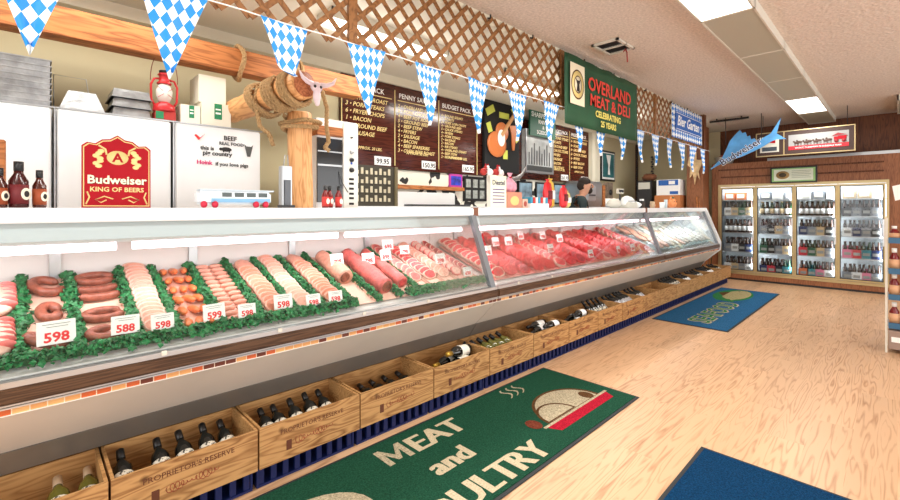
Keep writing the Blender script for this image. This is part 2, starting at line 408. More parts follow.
BY0, BZ0, BY1, BZ1 = 2.27, .80, 2.97, 1.045        # the sloping bed that carries the meat
BA = math.atan2(BZ1-BZ0, BY1-BY0)
def bed(x, t, up=0): return (x, BY0+(BY1-BY0)*t - math.sin(BA)*up, BZ0+(BZ1-BZ0)*t + math.cos(BA)*up)
def case(x0, x1, label, endcap=False, startcap=False):
    t = thing('meat_display_case', label, 'display case', (x0, 0, 0))
    L = x1-x0; g = .004
    a, z = g, L-g
    prof_extrude([(2.56, 0), (3.2, 0), (3.2, .76), (2.25, .76), (2.25, .665), (2.44, .45), (2.52, .335), (2.56, .335)], a, z).build('base', GREYP, t)
    prof_extrude([(2.19, .664), (2.20, .664), (2.42, .449), (2.42, .47), (2.25, .664), (2.25, .668), (2.19, .668)], a, z).build('front_panel', PANEL, t)
    prof_extrude([(2.415, .447), (2.495, .33), (2.52, .333), (2.44, .452)], a, z).build('kick_panel', GREYP, t)
    MB().box(a, z, 2.19, 2.245, .668, .690).build('tile_strip', TILEM, t)
    MB().box(a, z, 2.180, 2.25, .6905, .6965).box(a, z, 2.182, 2.25, .699, .705).build('metal_trim', ALU, t)
    MB().rbox(a, z, 2.176, 2.245, .7055, .762, .008).build('wood_bumper', BUMPW, t)
    MB().box(a, z, 2.185, 2.235, .763, .784).build('glass_channel', ALU, t)
    prof_extrude([(2.235, .76), (3.0, .76), (3.0, BZ1-.012), (2.27, BZ0-.012), (2.235, BZ0-.012)], a, z).build('meat_deck', mat('deck_enamel', (226, 224, 222), .4), t)
    MB().box(a, z, 2.99, 3.2, .76, 1.36).build('rear_wall', mat('case_liner', (226, 224, 220), .4), t)
    b = MB()
    for k in range(int(L/.62)+1):
        xx = .3+k*.62
        if xx < L-.1: b.box(xx, xx+.045, 2.975, 2.989, 1.045, 1.34)
    b.build('rear_door_post', STEEL, t)
    MB().rbox(a, z, 2.42, 3.22, 1.338, 1.40, .006).build('counter_top', TOPW, t)
    MB().box(a, z, 2.445, 2.475, 1.262, 1.338).build('header_rail', BLUEG, t)
    MB().box(a+.03, z-.03, 2.475, 2.56, 1.245, 1.335).build('lamp_housing', WHITE, t)
    lm = MB()
    n = max(1, round(L/1.2))
    for k in range(n): lm.tube([(a+.06+k*(L-.1)/n, 2.50, 1.226), (a+(k+1)*(L-.1)/n, 2.50, 1.226)], .019, 10)
    lm.build('lamp_tube', BULB, t)
    # sloping front glass
    Y0, Z0, Y1, Z1 = 2.212, .784, 2.425, 1.338
    prof_extrude([(Y0, Z0), (Y0+.006, Z0), (Y1+.006, Z1), (Y1, Z1)], a+.03, z-.03).build('front_glass', GLASS, t)
    def post(xc, wd, name='glass_post'):
        prof_extrude([(Y0-.012, Z0-.004), (Y0+.03, Z0-.004), (Y1+.03, Z1+.002), (Y1-.012, Z1+.002)], xc-wd, xc+wd).build(name, POSTM, t)
    post(z-.03, .026)
    if startcap: post(a+.03, .026)
    if endcap:
        prof_extrude([(2.175, .66), (2.42, .44), (2.5, .33), (2.56, .33), (3.22, .33), (3.22, 1.402), (2.40, 1.402), (2.165, .80)], L+.001, L+.03).build('end_panel', WHITE, t)
    b = MB()
    for k in range(max(1, int(L/.5))): b.box(.25+k*.5, .27+k*.5, 2.178, 2.184, .772, .79)
    b.build('glass_clip', CLOUDY, t)
    area('case_tube_light', (x0+L/2, 2.53, 1.222), (math.radians(8), 0, 0), L*.93, .05, (4.6 if x0 < 6 else 11)*L, (1, .86, .88) if x0 < 6 else (.86, .97, 1))
    return t
case(-.84, 2.65, 'meat display case at the near end, with parsley strips, sausages and pork', startcap=True)
case(2.65, 6.14, 'middle meat display case, full of bright red beef')
case(6.14, 8.76, 'far meat display case with pale seafood on ice, next to the beer cooler', endcap=True)
for x, l in ((2.65, 'brown strip over the joint between the near and middle counter tops'), (6.14, 'dark strip over the joint between the middle and far counter tops')):
    tag(MB().box(x-.025, x+.025, 2.415, 2.45, 1.335, 1.404).build('joint_strip', mat('brown_strip', (120, 76, 54)), None), l, 'strip')

# ---------------------------------------------------------------- meats, parsley, trays, price tags
def parsley_mesh(name, length, wd, n, along='bed'):
    b = MB(); b.m = 1
    if along == 'bed': b.box(-wd*.3, wd*.3, .02, length-.02, .004, .026)
    else: b.box(0, length, -wd*.3, wd*.3, .004, .03)
    b.m = 0
    for i in range(n):
        u = random.random()*length; v = random.gauss(0, .36)*wd
        hgt = .012+random.random()*.042*max(.25, 1-abs(v)/wd)
        c = Vector((v, u, hgt)) if along == 'bed' else Vector((u, v, hgt))
        s = random.uniform(.006, .012); E_ = Euler((random.uniform(-1, 1), random.uniform(-1, 1), random.uniform(0, 6))).to_matrix()
        p = [c+E_ @ Vector(q)*s for q in ((-1, -1, .3), (1, -1, -.2), (1.2, 1, .4), (-1, 1, -.3), (0, 0, .7))]
        b.poly(p, [(0, 1, 4), (1, 2, 4), (2, 3, 4), (3, 0, 4)])
    return b.mesh(name, [PARS, PARSD])
BL = (BY1-BY0)/math.cos(BA)
pm = [parsley_mesh('parsley_strip', BL-.02, .035, 620) for _ in range(3)]
XS = [-.02, .15, .355, .50, .69, .885, 1.06, 1.225, 1.41, 1.595, 1.77, 1.95]
PL = ['beside the raw ribs at the left edge of the photo', 'between the smoked sausage coils and the smoked sausage rings', 'between the sausage rings and the fanned pale chops',
      'between the fanned pale chops and the orange sausages', 'between the orange sausages and the pale chicken links', 'between the pale links and the sliced pink fillets',
      'between the sliced pink fillets and the pale chops', 'between the pale chops and the salmon coloured slices', 'between the salmon coloured slices and the pale pork loin',
      'between the pale pork loin and the first ribbed roast', 'between the two ribbed pork roasts', 'behind the ribbed roasts, beside the pale cutlets']
for i, x in enumerate(XS):
    o = bpy.data.objects.new('parsley_strip', pm[i % 3]); COL.objects.link(o)
    o.location = bed(x, .02, 0); o.rotation_euler = (BA, 0, 0)
    tag(o, 'green plastic parsley strip '+PL[i], 'parsley strip')
for x0, L, l in ((-.12, .78, 'low green parsley bank along the glass below the sausages'), (.68, .75, 'low green parsley bank along the glass below the chicken slices'), (1.82, .8, 'bushy green parsley bank along the glass left of the first case joint')):
    o = bpy.data.objects.new('parsley_bank', parsley_mesh('parsley_bank', L, .055, 700 if x0 < 1.5 else 1300, 'x')); COL.objects.link(o)
    o.location = bed(x0, .035, 0 if x0 < 1.5 else .012); o.rotation_euler = (BA, 0, 0); tag(o, l, 'parsley')

def meat(name, rgb, var=.25, vs=40, rough=.38):
    return mat(name, tuple(int(q*k) for q, k in zip(rgb, (.97, .93, .92))), rough, bump=.35, bscale=60, var=var, vscale=vs)
PINKP = meat('pale_pork', (230, 172, 150), .18); SALMON = meat('salmon_chicken', (216, 136, 104), .2); ORANGE = meat('orange_sausage_skin', (224, 130, 74), .18)
SMOKE = meat('smoked_sausage_skin', (150, 88, 68), .35); RAWP = meat('raw_pork', (226, 120, 116), .3, 25); FAT = meat('white_fat', (236, 202, 184), .12)
BEEF = meat('bright_beef', (218, 40, 50), .35, 30); BEEF2 = meat('dark_beef', (176, 30, 40), .35, 30); BEEF3 = meat('pink_beef', (224, 74, 78), .35, 40)
GROUND = meat('ground_beef', (214, 56, 54), .4, 120); FISHM = meat('white_fish', (226, 232, 226), .08); SHR = meat('cooked_shrimp', (236, 170, 140), .2)
TRAYM = mat('butcher_tray', (234, 192, 172), .45)

def slice_mesh(name, m, fat, w_, h_, th, lobes=.08, seg=18):
    b = MB(); n = seg
    ph = random.uniform(0, 6)
    def ring(k, y, s): return [Vector((math.cos(2*PI*i/n)*w_/2*s*(1+lobes*math.sin(3*2*PI*i/n+ph)), y, h_/2+math.sin(2*PI*i/n)*h_/2*s*(1+lobes*math.cos(2*2*PI*i/n+ph)))) for i in range(n)]
    R = [ring(0, -th/2, .80), ring(1, -th/2-.001, .90), ring(2, -th*.2, 1.0), ring(3, th*.2, 1.0), ring(4, th/2, .9)]
    pts = sum(R, [])
    b.m = 0; b.poly(pts, [], True)
    b.bm.verts.ensure_lookup_table(); vs = b.bm.verts[:]
    f = b.bm.faces.new(vs[:n]); f.material_index = 0
    for j in range(4):
        for i in range(n):
            f = b.bm.faces.new((vs[j*n+i], vs[j*n+(i+1) % n], vs[(j+1)*n+(i+1) % n], vs[(j+1)*n+i])); f.smooth = True; f.material_index = 1
    f = b.bm.faces.new(list(reversed(vs[4*n:]))); f.material_index = 0
    return b.mesh(name, [m, fat])
def sausage_mesh(name, m, L, r, bend=0):
    pts = []; R = []
    for i in range(11):
        s = i/10; a = (s-.5)*bend
        pts.append(((math.sin(a)/bend*L if bend else (s-.5)*L), ((1-math.cos(a))/bend*L if bend else 0), r)); R.append(r*max(.28, min(1, (math.sin(PI*min(max(s, .02), .98)))**.35)))
    return MB().tube(pts, R, 10).mesh(name, m)
def ring_mesh(name, m, rx, ry, r, a0=0, a1=2*PI, n=26):
    pts = [(rx*math.cos(a0+(a1-a0)*i/n), ry*math.sin(a0+(a1-a0)*i/n), r) for i in range(n+1)]
    R = [r*(1 if 1 < i < n-1 else (.75 if i in (1, n-1) else .35)) for i in range(n+1)]
    return MB().tube(pts, R, 10).mesh(name, m)
def lay(me, name, pos, rot, label, cat, group, scale=None):
    o = bpy.data.objects.new(name, me); COL.objects.link(o); o.location = pos; o.rotation_euler = rot
    if scale: o.scale = scale
    return tag(o, label, cat, group)
def tray(x0, x1, label, m=TRAYM, t0=.03, t1=.97):
    b = MB(); b.box(x0, x1, 0, BL*(t1-t0), 0, .004)
    b.box(x0, x0+.004, 0, BL*(t1-t0), 0, .016).box(x1-.004, x1, 0, BL*(t1-t0), 0, .016)
    o = b.build('meat_tray', m, None, bed(0, t0, .001), (BA, 0, 0)); return tag(o, label, 'tray')

def fan(x, w_, me_list, n, t0, t1, lean, label, group, name='meat_slice', cat='meat slice', jit=.004, rz=0, up=.006):
    for i in range(n):
        s = t0+(t1-t0)*i/max(1, n-1)
        p = bed(x+random.uniform(-jit, jit), s, up)
        lay(random.choice(me_list), name, p, (BA-lean+random.uniform(-.06, .06), random.uniform(-.04, .04), rz+random.uniform(-.06, .06)), label, cat, group)
# tray by tray from the left edge of the photo
tray(-.11, -.045, 'pale tray under the raw ribs at the left edge of the photo')
for k, (s, l) in enumerate(((.25, 'raw pork rib rack, the lower one at the left edge of the case'), (.68, 'raw pork rib rack, the upper one at the left edge of the case'))):
    b = MB(); b.ell((0, 0, .035), (.055, .13, .04), wob=.04, seg=18)
    b.m = 1
    for j in range(6): b.ell((.02, -.09+j*.036, .05), (.035, .009, .026))
    lay(b.mesh('pork_rib_rack', [FAT, RAWP]), 'pork_rib_rack', bed(-.085, s, 0), (BA, 0, .05), l, 'meat', 'raw pork ribs')
tray(.0, .13, 'pale tray under the smoked sausage coils')
for (x, s, rx, ry, a0, a1, rz, l) in ((.065, .82, .048, .07, .2, 5.8, .4, 'smoked sausage coil at the back, darkest of the three'), (.07, .48, .028, .055, 0, 6.1, .1, 'smoked sausage coil lying in the middle of its tray'), (.05, .17, .03, .06, .6, 5.6, 1.2, 'smoked sausage coil at the front behind the first price tag')):
    lay(ring_mesh('smoked_sausage_coil', SMOKE, rx, ry, .021, a0, a1), 'smoked_sausage_coil', bed(x, s, .006), (BA, 0, rz), l, 'sausage', 'smoked sausage coils')
tray(.165, .335, 'pale tray under the smoked sausage rings')
for (s, rx, ry, a0, a1, up, l) in ((.88, .07, .04, 0, 6.1, .005, 'smoked sausage ring at the back of the tray'), (.74, .072, .02, 3.3, 6.2, .005, 'curved smoked sausage just below the back ring'), (.62, .07, .02, 3.3, 6.2, .012, 'curved smoked sausage in the middle of the row'),
                                   (.38, .066, .036, .3, 6.3, .005, 'smoked sausage ring lying below the curved sausages'), (.17, .062, .036, 1.2, 7.2, .005, 'smoked sausage ring at the front beside the second price tag')):
    lay(ring_mesh('smoked_sausage_ring', SMOKE, rx, ry, .0185, a0, a1), 'smoked_sausage_ring', bed(.25, s, up), (BA, 0, .06), l, 'sausage', 'smoked sausage rings')
tray(.37, .485, 'pale tray under the fanned pale chops')
pc = [slice_mesh('pork_chop', PINKP, FAT, .108, .075, .012) for _ in range(3)]
fan(.428, .1, pc, 17, .12, .95, .95, 'thin pale pork chop in the fanned row left of the orange sausages', 'fanned pale pork chops', 'pork_chop', 'pork chop')
tray(.52, .675, 'pale tray under the orange sausages')
og = sausage_mesh('orange_sausage', ORANGE, .118, .0185, .3)
for r_ in range(6):
    for c in range(3):
        lay(og, 'orange_sausage', bed(.548+c*.047+random.uniform(-.004, .004), .13+r_*.15, .005), (BA, 0, 1.57+random.uniform(-.25, .25)), 'short plump orange sausage in the three column tray', 'sausage', 'plump orange sausages')
tray(.71, .865, 'pale tray under the two columns of pale links')
pl = sausage_mesh('chicken_link', PINKP, .072, .0155, .2)
for r_ in range(13):
    for c in range(2):
        lay(pl, 'chicken_link', bed(.75+c*.076, .1+r_*.068, .005), (BA, 0, random.uniform(-.12, .12)), 'pale chicken sausage link in the two column tray', 'sausage', 'pale chicken sausage links')
tray(.905, 1.04, 'pale tray under the sliced pink fillets')
sm = [slice_mesh('chicken_fillet', SALMON, PINKP, .12, .08, .016) for _ in range(3)]
fan(.972, .12, sm, 11, .12, .70, .9, 'sliced pink chicken fillet fanned below a whole pale piece', 'sliced pink chicken fillets', 'chicken_fillet', 'fillet')
b = MB(); b.ell((0, 0, .025), (.055, .10, .026), wob=.03, seg=16)
lay(b.mesh('pork_piece', PINKP), 'pork_piece', bed(.975, .83, .005), (BA, 0, 0), 'whole pale pork piece above the sliced pink fillets', 'meat', 'whole pork pieces')
tray(1.08, 1.205, 'pale tray under the pale chops beside the fourth price tag')
fan(1.14, .1, pc, 14, .12, .92, 1.0, 'thin pale chop in the row between pink fillets and salmon slices', 'pale chops in the fifth tray', 'pork_chop', 'pork chop')
tray(1.245, 1.39, 'pale tray under the salmon coloured slices')
fan(1.318, .12, sm, 14, .12, .72, .85, 'salmon coloured chicken slice in the row left of the pork loin', 'salmon coloured chicken slices', 'chicken_fillet', 'fillet')
lay(b_ := bpy.data.meshes['pork_piece'], 'pork_piece', bed(1.32, .86, .005), (BA, 0, .1), 'whole pale pork piece above the salmon coloured slices', 'meat', 'whole pork pieces')
tray(1.43, 1.575, 'pale tray with bare lower half under the tied pork loin')
def roast(name, m1, m2, L, r, ribs=0):
    b = MB(); n = 20; pts = []; R = []
    for i in range(n+1):
        s = i/n; pts.append((random.uniform(-.003, .003), -L/2+L*s, r*.86)); R.append(r*(.82+.18*math.sin(PI*min(1, s*1.15+.1)))*(1-.10*((i % 2) if ribs else 0)))
    b.tube(pts, R, 14)
    b.m = 1; b.lathe([(r*.7, 0), (r*.45, .004), (r*.1, .005)], 14, (0, 0, 0), T(0, -L/2+.001, r*.86) @ RX(PI/2))
    return b.mesh(name, [m1, m2])
lay(roast('pork_loin', PINKP, SMOKE, .34, .058), 'pork_loin', bed(1.50, .62, .002), (BA, 0, .02), 'pale rolled pork loin with a dark cut end above an empty tray', 'meat', 'pork roasts')
tray(1.615, 1.76, 'pale tray under the nearer ribbed pork roast')
lay(roast('pork_roast', RAWP, SMOKE, .52, .062, 1), 'pork_roast', bed(1.69, .48, .002), (BA, 0, 0), 'long ribbed pork roast with a round dark cut end', 'meat', 'pork roasts')
tray(1.79, 1.935, 'pale tray under the further ribbed pork roast')
lay(roast('pork_roast', RAWP, BEEF3, .5, .05, 1), 'pork_roast', bed(1.86, .52, .002), (BA, 0, 0), 'slimmer ribbed pork roast right of the one with the round cut end', 'meat', 'pork roasts')
TR = [(1.98, 2.09, RAWP, FAT, 10, 'pink pork cutlet just right of the last parsley strip'), (2.11, 2.24, BEEF3, FAT, 11, 'rosy cutlet in the second row right of the parsley'), (2.26, 2.38, PINKP, FAT, 11, 'long pale slice of side pork'), (2.40, 2.51, FAT, RAWP, 10, 'streaky bacon slice near the case joint'),
      (2.53, 2.61, BEEF2, FAT, 11, 'dark red slice against the first glass post')]
for k, (a, z, m1, m2, n, l) in enumerate(TR):
    tray(a, z, 'tray under the '+l.replace('slice', 'slices').replace('cutlet', 'cutlets'))
    ms = [slice_mesh('meat_cutlet', m1, m2, z-a-.004, .085, .018) for _ in range(2)]
    fan((a+z)/2, z-a, ms, n, .24, .95, 1.0, l, 'row of '+l.split(' in ')[0], 'meat_cutlet', 'cutlet')
# middle case
cols = [BEEF, BEEF3, BEEF2, BEEF, GROUND, BEEF3, BEEF, BEEF2, BEEF3, BEEF, BEEF2, GROUND, BEEF, BEEF3, BEEF2, BEEF, BEEF3]
ords = ['first', 'second', 'third', 'fourth', 'fifth', 'sixth', 'seventh', 'eighth', 'ninth', 'tenth', 'eleventh', 'twelfth', 'thirteenth', 'fourteenth', 'fifteenth', 'sixteenth', 'seventeenth', 'eighteenth']
kinds = ['ribeye steak', 'round steak', 'stew beef slab', 'sirloin steak', 'ground beef patty', 'flank slice', 'rump steak', 'shin slice', 'chuck slice', 'minute steak', 'beef rib slab', 'beef burger patty', 'brisket slice', 'roast slice', 'skirt slice', 'blade steak', 'neck slice']
for k in range(17):
    a = 2.73+k*.198; z = a+.185
    tray(a, z, 'tray under the %s row of red beef from the first glass post' % ords[k], mat('red_tray', (226, 150, 140), .5))
    ms = [slice_mesh('beef_steak', cols[k], BEEF3 if k % 5 else FAT, .176, .10+.02*(k % 2), .026 if k % 2 else .02, .12) for _ in range(2)]
    n = 11 if k % 2 else 12
    fan((a+z)/2, z-a, ms, n, .06, .95, .9+.15*(k % 3), 'red beef slice in the %s row of the middle case' % ords[k], 'red beef slices, %s row of the middle case' % ords[k], 'beef_steak', 'beef slice', .006, 0, .006)
# far case: seafood on crushed ice
ICE = mat('crushed_ice', (206, 232, 236), .25, bump=1, bscale=60)
b = MB(); nx, ny = 60, 16; pts = []; fs = []
for j in range(ny+1):
    for i in range(nx+1):
        pts.append((6.2+(8.7-6.2)*i/nx, BL*j/ny, .012+random.random()*.02))
for j in range(ny):
    for i in range(nx): fs.append((j*(nx+1)+i, j*(nx+1)+i+1, (j+1)*(nx+1)+i+1, (j+1)*(nx+1)+i))
b.poly(pts, fs, True)
tag(b.build('crushed_ice', ICE, None, bed(0, .0, 0), (BA, 0, 0)), 'crushed ice bed in the far display case', 'ice', None, 'stuff')
ff = [slice_mesh('fish_fillet', FISHM, FISHM, .15, .26, .024, .10) for _ in range(2)]
fs2 = [slice_mesh('salmon_fillet', SHR, FAT, .15, .24, .024, .10) for _ in range(2)]
for k in range(11):
    for r_ in range(3):
        sal = (k in (0, 1, 4))
        lay(random.choice(fs2 if sal else ff), 'salmon_fillet' if sal else 'fish_fillet', bed(6.34+k*.22, .02+r_*.33, .05), (BA-1.45, 0, random.uniform(-.1, .1)),
            'orange pink fish fillet on the ice of the far case' if sal else 'white fish fillet on the ice of the far case', 'fish fillet', 'salmon fillets on ice' if sal else 'white fish fillets on ice')
# price tags
def price_tag(x, y, z, s, price, label):
    t = thing('price_tag', label, 'price tag', (x, y, z), (-.22, 0, random.uniform(-.1, .1)), None)
    MB().rbox(-.5*s, .5*s, -.0015, .0015, 0, .78*s, .0012).build('card', CARD, t)
    MB().tube([(0, .004, -.03), (0, .004, .02)], .0025, 6).build('pin', STEEL, t)
    txt([(price, 0, .09*s, .44*s, .03, 'CENTER')], REDT, t, (0, -.0022, 0), RF)
    MB().box(-.36*s, .36*s, -.0028, -.0016, .66*s, .675*s).box(-.25*s, .3*s, -.0028, -.0016, .57*s, .585*s).build('printed_lines', mat('grey_ink', (70, 90, 84)), t)
TG = [(.085, .10, .118, '598', 'price tag reading 598 under the smoked sausage coils, largest of the front row'), (.305, .09, .10, '588', 'price tag reading 588 in front of the smoked sausage rings'), (.44, .07, .09, '598', 'price tag reading 598 in front of the fanned pale chops'),
      (.655, .08, .10, '599', 'price tag reading 599 in front of the orange sausages'), (.80, .05, .085, '598', 'price tag reading 598 in front of the pale chicken links'), (.996, .08, .1, '598', 'price tag reading 598 in front of the sliced pink fillets'),
      (1.16, .05, .085, '598', 'price tag reading 598 in front of the pale chops of the fifth tray'), (1.298, .05, .085, '598', 'price tag reading 598 in front of the salmon coloured slices'),
      (1.50, .56, .1, '798', 'price tag standing on the pale rolled pork loin'), (1.73, .52, .1, '798', 'price tag standing on the long ribbed roast'), (1.90, .56, .1, '898', 'price tag standing on the slimmer ribbed roast'),
      (2.04, .80, .1, '698', 'price tag raised behind the pink cutlets'), (2.13, .66, .085, '798', 'price tag on the rosy cutlets'), (2.32, .36, .1, '598', 'price tag on the pale side pork slices'),
      (2.485, .13, .09, '698', 'price tag standing in the parsley left of the first glass post'), (2.70, .12, .11, '1098', 'price tag just right of the first glass post, lower one'), (2.93, .42, .11, '998', 'price tag on the second beef row'),
      (3.23, .64, .11, '1298', 'price tag high on the third beef row'), (3.42, .63, .11, '998', 'price tag high on the fourth beef row'), (3.76, .78, .11, '898', 'price tag at the back of the sixth beef row'),
      (3.81, .30, .11, '1298', 'price tag low on the sixth beef row'), (4.12, .73, .11, '798', 'price tag at the back of the eighth beef row'), (4.30, .58, .11, '698', 'price tag on the ninth beef row'), (4.42, .1, .11, '998', 'price tag at the front of the ninth beef row'), (5.1, .1, .11, '798', 'price tag at the front of the twelfth beef row'), (5.5, .1, .11, '898', 'price tag at the front of the fourteenth beef row')]
for (x, s, sz, pr, l) in TG:
    p = bed(x, s, .045 if .15 < s else .038)
    if x > 1.4 and s > .15: p = (p[0], p[1]-.02, p[2]+.035)
    price_tag(p[0], p[1], p[2], sz, pr, l)

# ---------------------------------------------------------------- wine crates and bottles
PITCH = .575
def crate(idx, label):
    x0 = .236+PITCH*idx
    t = thing('wine_crate', label, 'wooden crate', (x0, 2.17, .12))
    W, D, Hh, th = PITCH-.006, .35, .20, .012
    MB().box(.003, W, 0, th, .0, Hh).build('front_board', CRATEW, t)
    MB().box(.003, W, D-th, D, 0, Hh).build('back_board', CRATEI, t)
    for xa in (.003, W-th): MB().box(xa, xa+th, th, D-th, 0, Hh).build('side_board', CRATEI, t)
    MB().box(.003+th, W-th, th, D-th, 0, .01).build('bottom_board', CRATEI, t)
    if 0 <= idx < 9:
        c = random.Random(idx)
        lines = [("PROPRIETOR'S RESERVE", W*.5, .135, .034, 0, 'CENTER')]
        txt(lines, BROWNINK, t, (0, -.0006, 0), RF, 'stencil', .0003)
        pts = []
        for i in range(90):
            q = i/89; am = .012+.008*math.sin(q*11+idx)
            pts.append((W*.34+W*.36*q-am*.7*math.sin(q*70), -.001, .078+am*math.cos(q*70)+.012*q))
        MB().tube(pts, .0013, 4).build('signature', mat('red_brown_ink', (140, 58, 34)), t)
        MB().rbox(W*.24, W*.29, -.0006, .0, .045, .095, .0002).build('crest', BROWNINK, t)
    return t
CL = ['wine crate at the left edge of the photo, holding two pale topped bottles', 'wine crate second from the left, with five labelled dark bottles', 'wine crate with cluster of four leaning bottles, third from the left', 'wine crate with only dark caps showing, fourth from the left',
      'wine crate fifth from the left, holding champagne bottles lying down', 'wine crate holding green gold bottles, sixth from the left', 'wine crate holding white labelled bottles lying across, seventh from the left', 'wine crate eighth from the left with white topped bottles',
      'wine crate ninth from the left with a few dark bottles', 'wine crate tenth from the left packed with silver labels', 'wine crate eleventh from the left, next after the silver labels', 'wine crate at the near corner of the blue mat',
      'wine crate beside the middle of the blue mat with white labels', 'wine crate fourth from the far end of the row', 'wine crate third from the far end of the row', 'wine crate second from the far end of the row', 'wine crate at the far end beside the cooler']
BTRAY = mat('blue_plastic', (7, 28, 88), .6)
for i, k in enumerate(range(-1, 16)):
    crate(k, CL[i])
    x0 = .236+PITCH*k
    b = MB(); b.box(.01, PITCH-.01, .03, .30, .095, .118).box(.01, PITCH-.01, .03, .30, 0, .012)
    for q in range(9): b.box(.02+q*.063, .048+q*.063, .035, .05, .012, .095).box(.02+q*.063, .048+q*.063, .28, .295, .012, .095)
    b.box(.01, .02, .03, .3, .012, .095).box(PITCH-.02, PITCH-.01, .03, .3, .012, .095)
    tag(b.build('plastic_riser', BTRAY, None, (x0, 2.195, 0)), 'blue plastic riser under the '+CL[i].split(',')[0].replace(' beside the middle of the blue mat with white labels',' with white labels by the blue mat'), 'plastic riser', 'blue risers under the wine crates')

def wine_bottle(kind, glassm, capm, labm, L=.30, r=.037):
    t = thing('wine_bottle', kind, 'wine bottle')
    MB().lathe([(r*.7, 0), (r, .006), (r, L*.58), (r*.9, L*.65), (r*.42, L*.76), (r*.38, L*.97)], 16).build('bottle', glassm, t)
    MB().lathe([(r*.45, L*.80), (r*.43, L*.985), (r*.3, L)], 12).build('foil_cap', capm, t)
    if labm: MB().lathe([(r*1.012, L*.14), (r*1.02, L*.145), (r*1.02, L*.48), (r*1.012, L*.485)], 16).build('label', labm, t)
    return Proto(t)
SILV = mat('silver_foil', (200, 204, 212), .3, .7); GFOIL = mat('gold_foil', (190, 150, 60), .3, .6); PALECAP = mat('pale_cork_cap', (196, 168, 136), .5)
LAB2 = bpy.data.materials.new('wine_label'); LAB2.use_nodes = True
_n = LAB2.node_tree; _tc = _n.nodes.new('ShaderNodeTexCoord'); _wv = _n.nodes.new('ShaderNodeTexNoise'); _wv.inputs['Scale'].default_value = 60
_cr = _n.nodes.new('ShaderNodeValToRGB'); _cr.color_ramp.elements[0].position = .42; _cr.color_ramp.elements[1].position = .5; _cr.color_ramp.elements[0].color = lin((50, 48, 44)); _cr.color_ramp.elements[1].color = lin((220, 214, 198))
_n.links.new(_tc.outputs['Object'], _wv.inputs['Vector']); _n.links.new(_wv.outputs[0], _cr.inputs[0]); _n.links.new(_cr.outputs[0], _n.nodes['Principled BSDF'].inputs['Base Color'])
dk = wine_bottle('dark wine bottle', DARKG, BLACK, LAB2)
dkp = wine_bottle('pale topped wine bottle', GREENG, PALECAP, LAB2)
ch = wine_bottle('champagne bottle', DARKG, GFOIL, LABEL, .30, .043)
gg = wine_bottle('green gold wine bottle', GREENG, BLACK, None)
sv = wine_bottle('silver labelled wine bottle', DARKG, BLACK, SILV)
wl = wine_bottle('white labelled wine bottle', DARKG, BLACK, CARD)
def lean(pr, k, xs, base, ang, label, group, y0=2.235, z0=.150, rz=0, jit=.04):
    for x in xs:
        pr.put((.236+PITCH*k+x, y0, z0), (-ang+random.uniform(-jit, jit), 0, rz+random.uniform(-jit, jit)), label, group, (1, 1, .9))
lean(dkp, -1, (.43, .52), 0, 1.25, 'pale topped wine bottle in the crate at the left edge of the photo', 'bottles in the leftmost crate', y0=2.225, z0=.175)
lean(dk, 0, (.06, .20, .30, .39, .48), 0, 1.12, 'dark wine bottle with arched white label in the crate second from the left', 'labelled dark bottles in the second crate', y0=2.225, z0=.178)
lean(dk, 1, (.10, .17, .26, .35, .44), 0, 1.16, 'dark wine bottle in the crate third from the left', 'dark bottles in the third crate', y0=2.225, z0=.178, rz=-.08)
lean(dk, 2, (.19, .28, .37, .49), 0, 1.36, 'dark wine bottle with only its cap showing, crate fourth from the left', 'dark bottles low in the fourth crate', y0=2.225, z0=.172, rz=0)
def lie(pr, k, items, label, group):
    """bottles lying with their necks towards the left; items: (x of the base, y, z, tilt)"""
    for (x, y, z, ti) in items:
        pr.put((.236+PITCH*k+x, y, z), (0, -PI/2+ti, random.uniform(.05, .25)), label, group)
lie(ch, 3, ((.46, 2.27, .245, .06), (.42, 2.37, .245, .06), (.50, 2.33, .30, .14)), 'champagne bottle lying down in the crate fifth from the left', 'champagne bottles lying in their crate')
lean(gg, 4, (.08, .16, .24, .32, .40, .48), 0, .95, 'green gold wine bottle leaning in the crate sixth from the left', 'green gold bottles', z0=.165, rz=.5)
lie(wl, 5, ((.40, 2.25, .26, .05), (.43, 2.35, .26, .05), (.52, 2.26, .30, .1), (.50, 2.40, .28, .05)), 'white labelled wine bottle lying in the crate seventh from the left', 'white labelled bottles lying down')
lie(wl, 6, ((.36, 2.26, .26, .05), (.46, 2.36, .26, .05), (.5, 2.28, .31, .08)), 'white labelled wine bottle lying in the crate eighth from the left', 'bottles lying in the eighth crate')
lean(dk, 7, (.12, .22, .32, .42), 0, .8, 'dark wine bottle in the crate ninth from the left', 'dark bottles in the ninth crate', z0=.18)
lean(sv, 8, (.08, .17, .26, .35, .44, .52), 0, 1.0, 'silver labelled wine bottle in the crate tenth from the left', 'silver labelled bottles in the tenth crate', z0=.2)
lean(sv, 9, (.1, .2, .3), 0, 1.0, 'silver labelled wine bottle in the crate eleventh from the left', 'silver labelled bottles in the eleventh crate', z0=.2)
lean(dk, 11, (.1, .2, .3, .4, .5), 0, 1.0, 'dark wine bottle in the crate beside the middle of the blue mat', 'dark bottles beside the blue mat', z0=.2)
lean(wl, 12, (.1, .2, .3, .4), 0, 1.0, 'white labelled wine bottle, fourth crate from the far end', 'white labelled bottles beside the blue mat', z0=.2)
lean(dk, 13, (.1, .22, .34, .46), 0, 1.0, 'dark wine bottle, third crate from the far end', 'dark bottles in the third crate from the far end', z0=.2)
lean(wl, 14, (.1, .2, .3, .4, .5), 0, 1.0, 'white labelled wine bottle, second crate from the far end', 'bottles in the second crate from the far end', z0=.2)
lean(dk, 15, (.12, .25, .4), 0, 1.0, 'dark wine bottle in the crate beside the cooler', 'bottles in the far end crate', z0=.2)

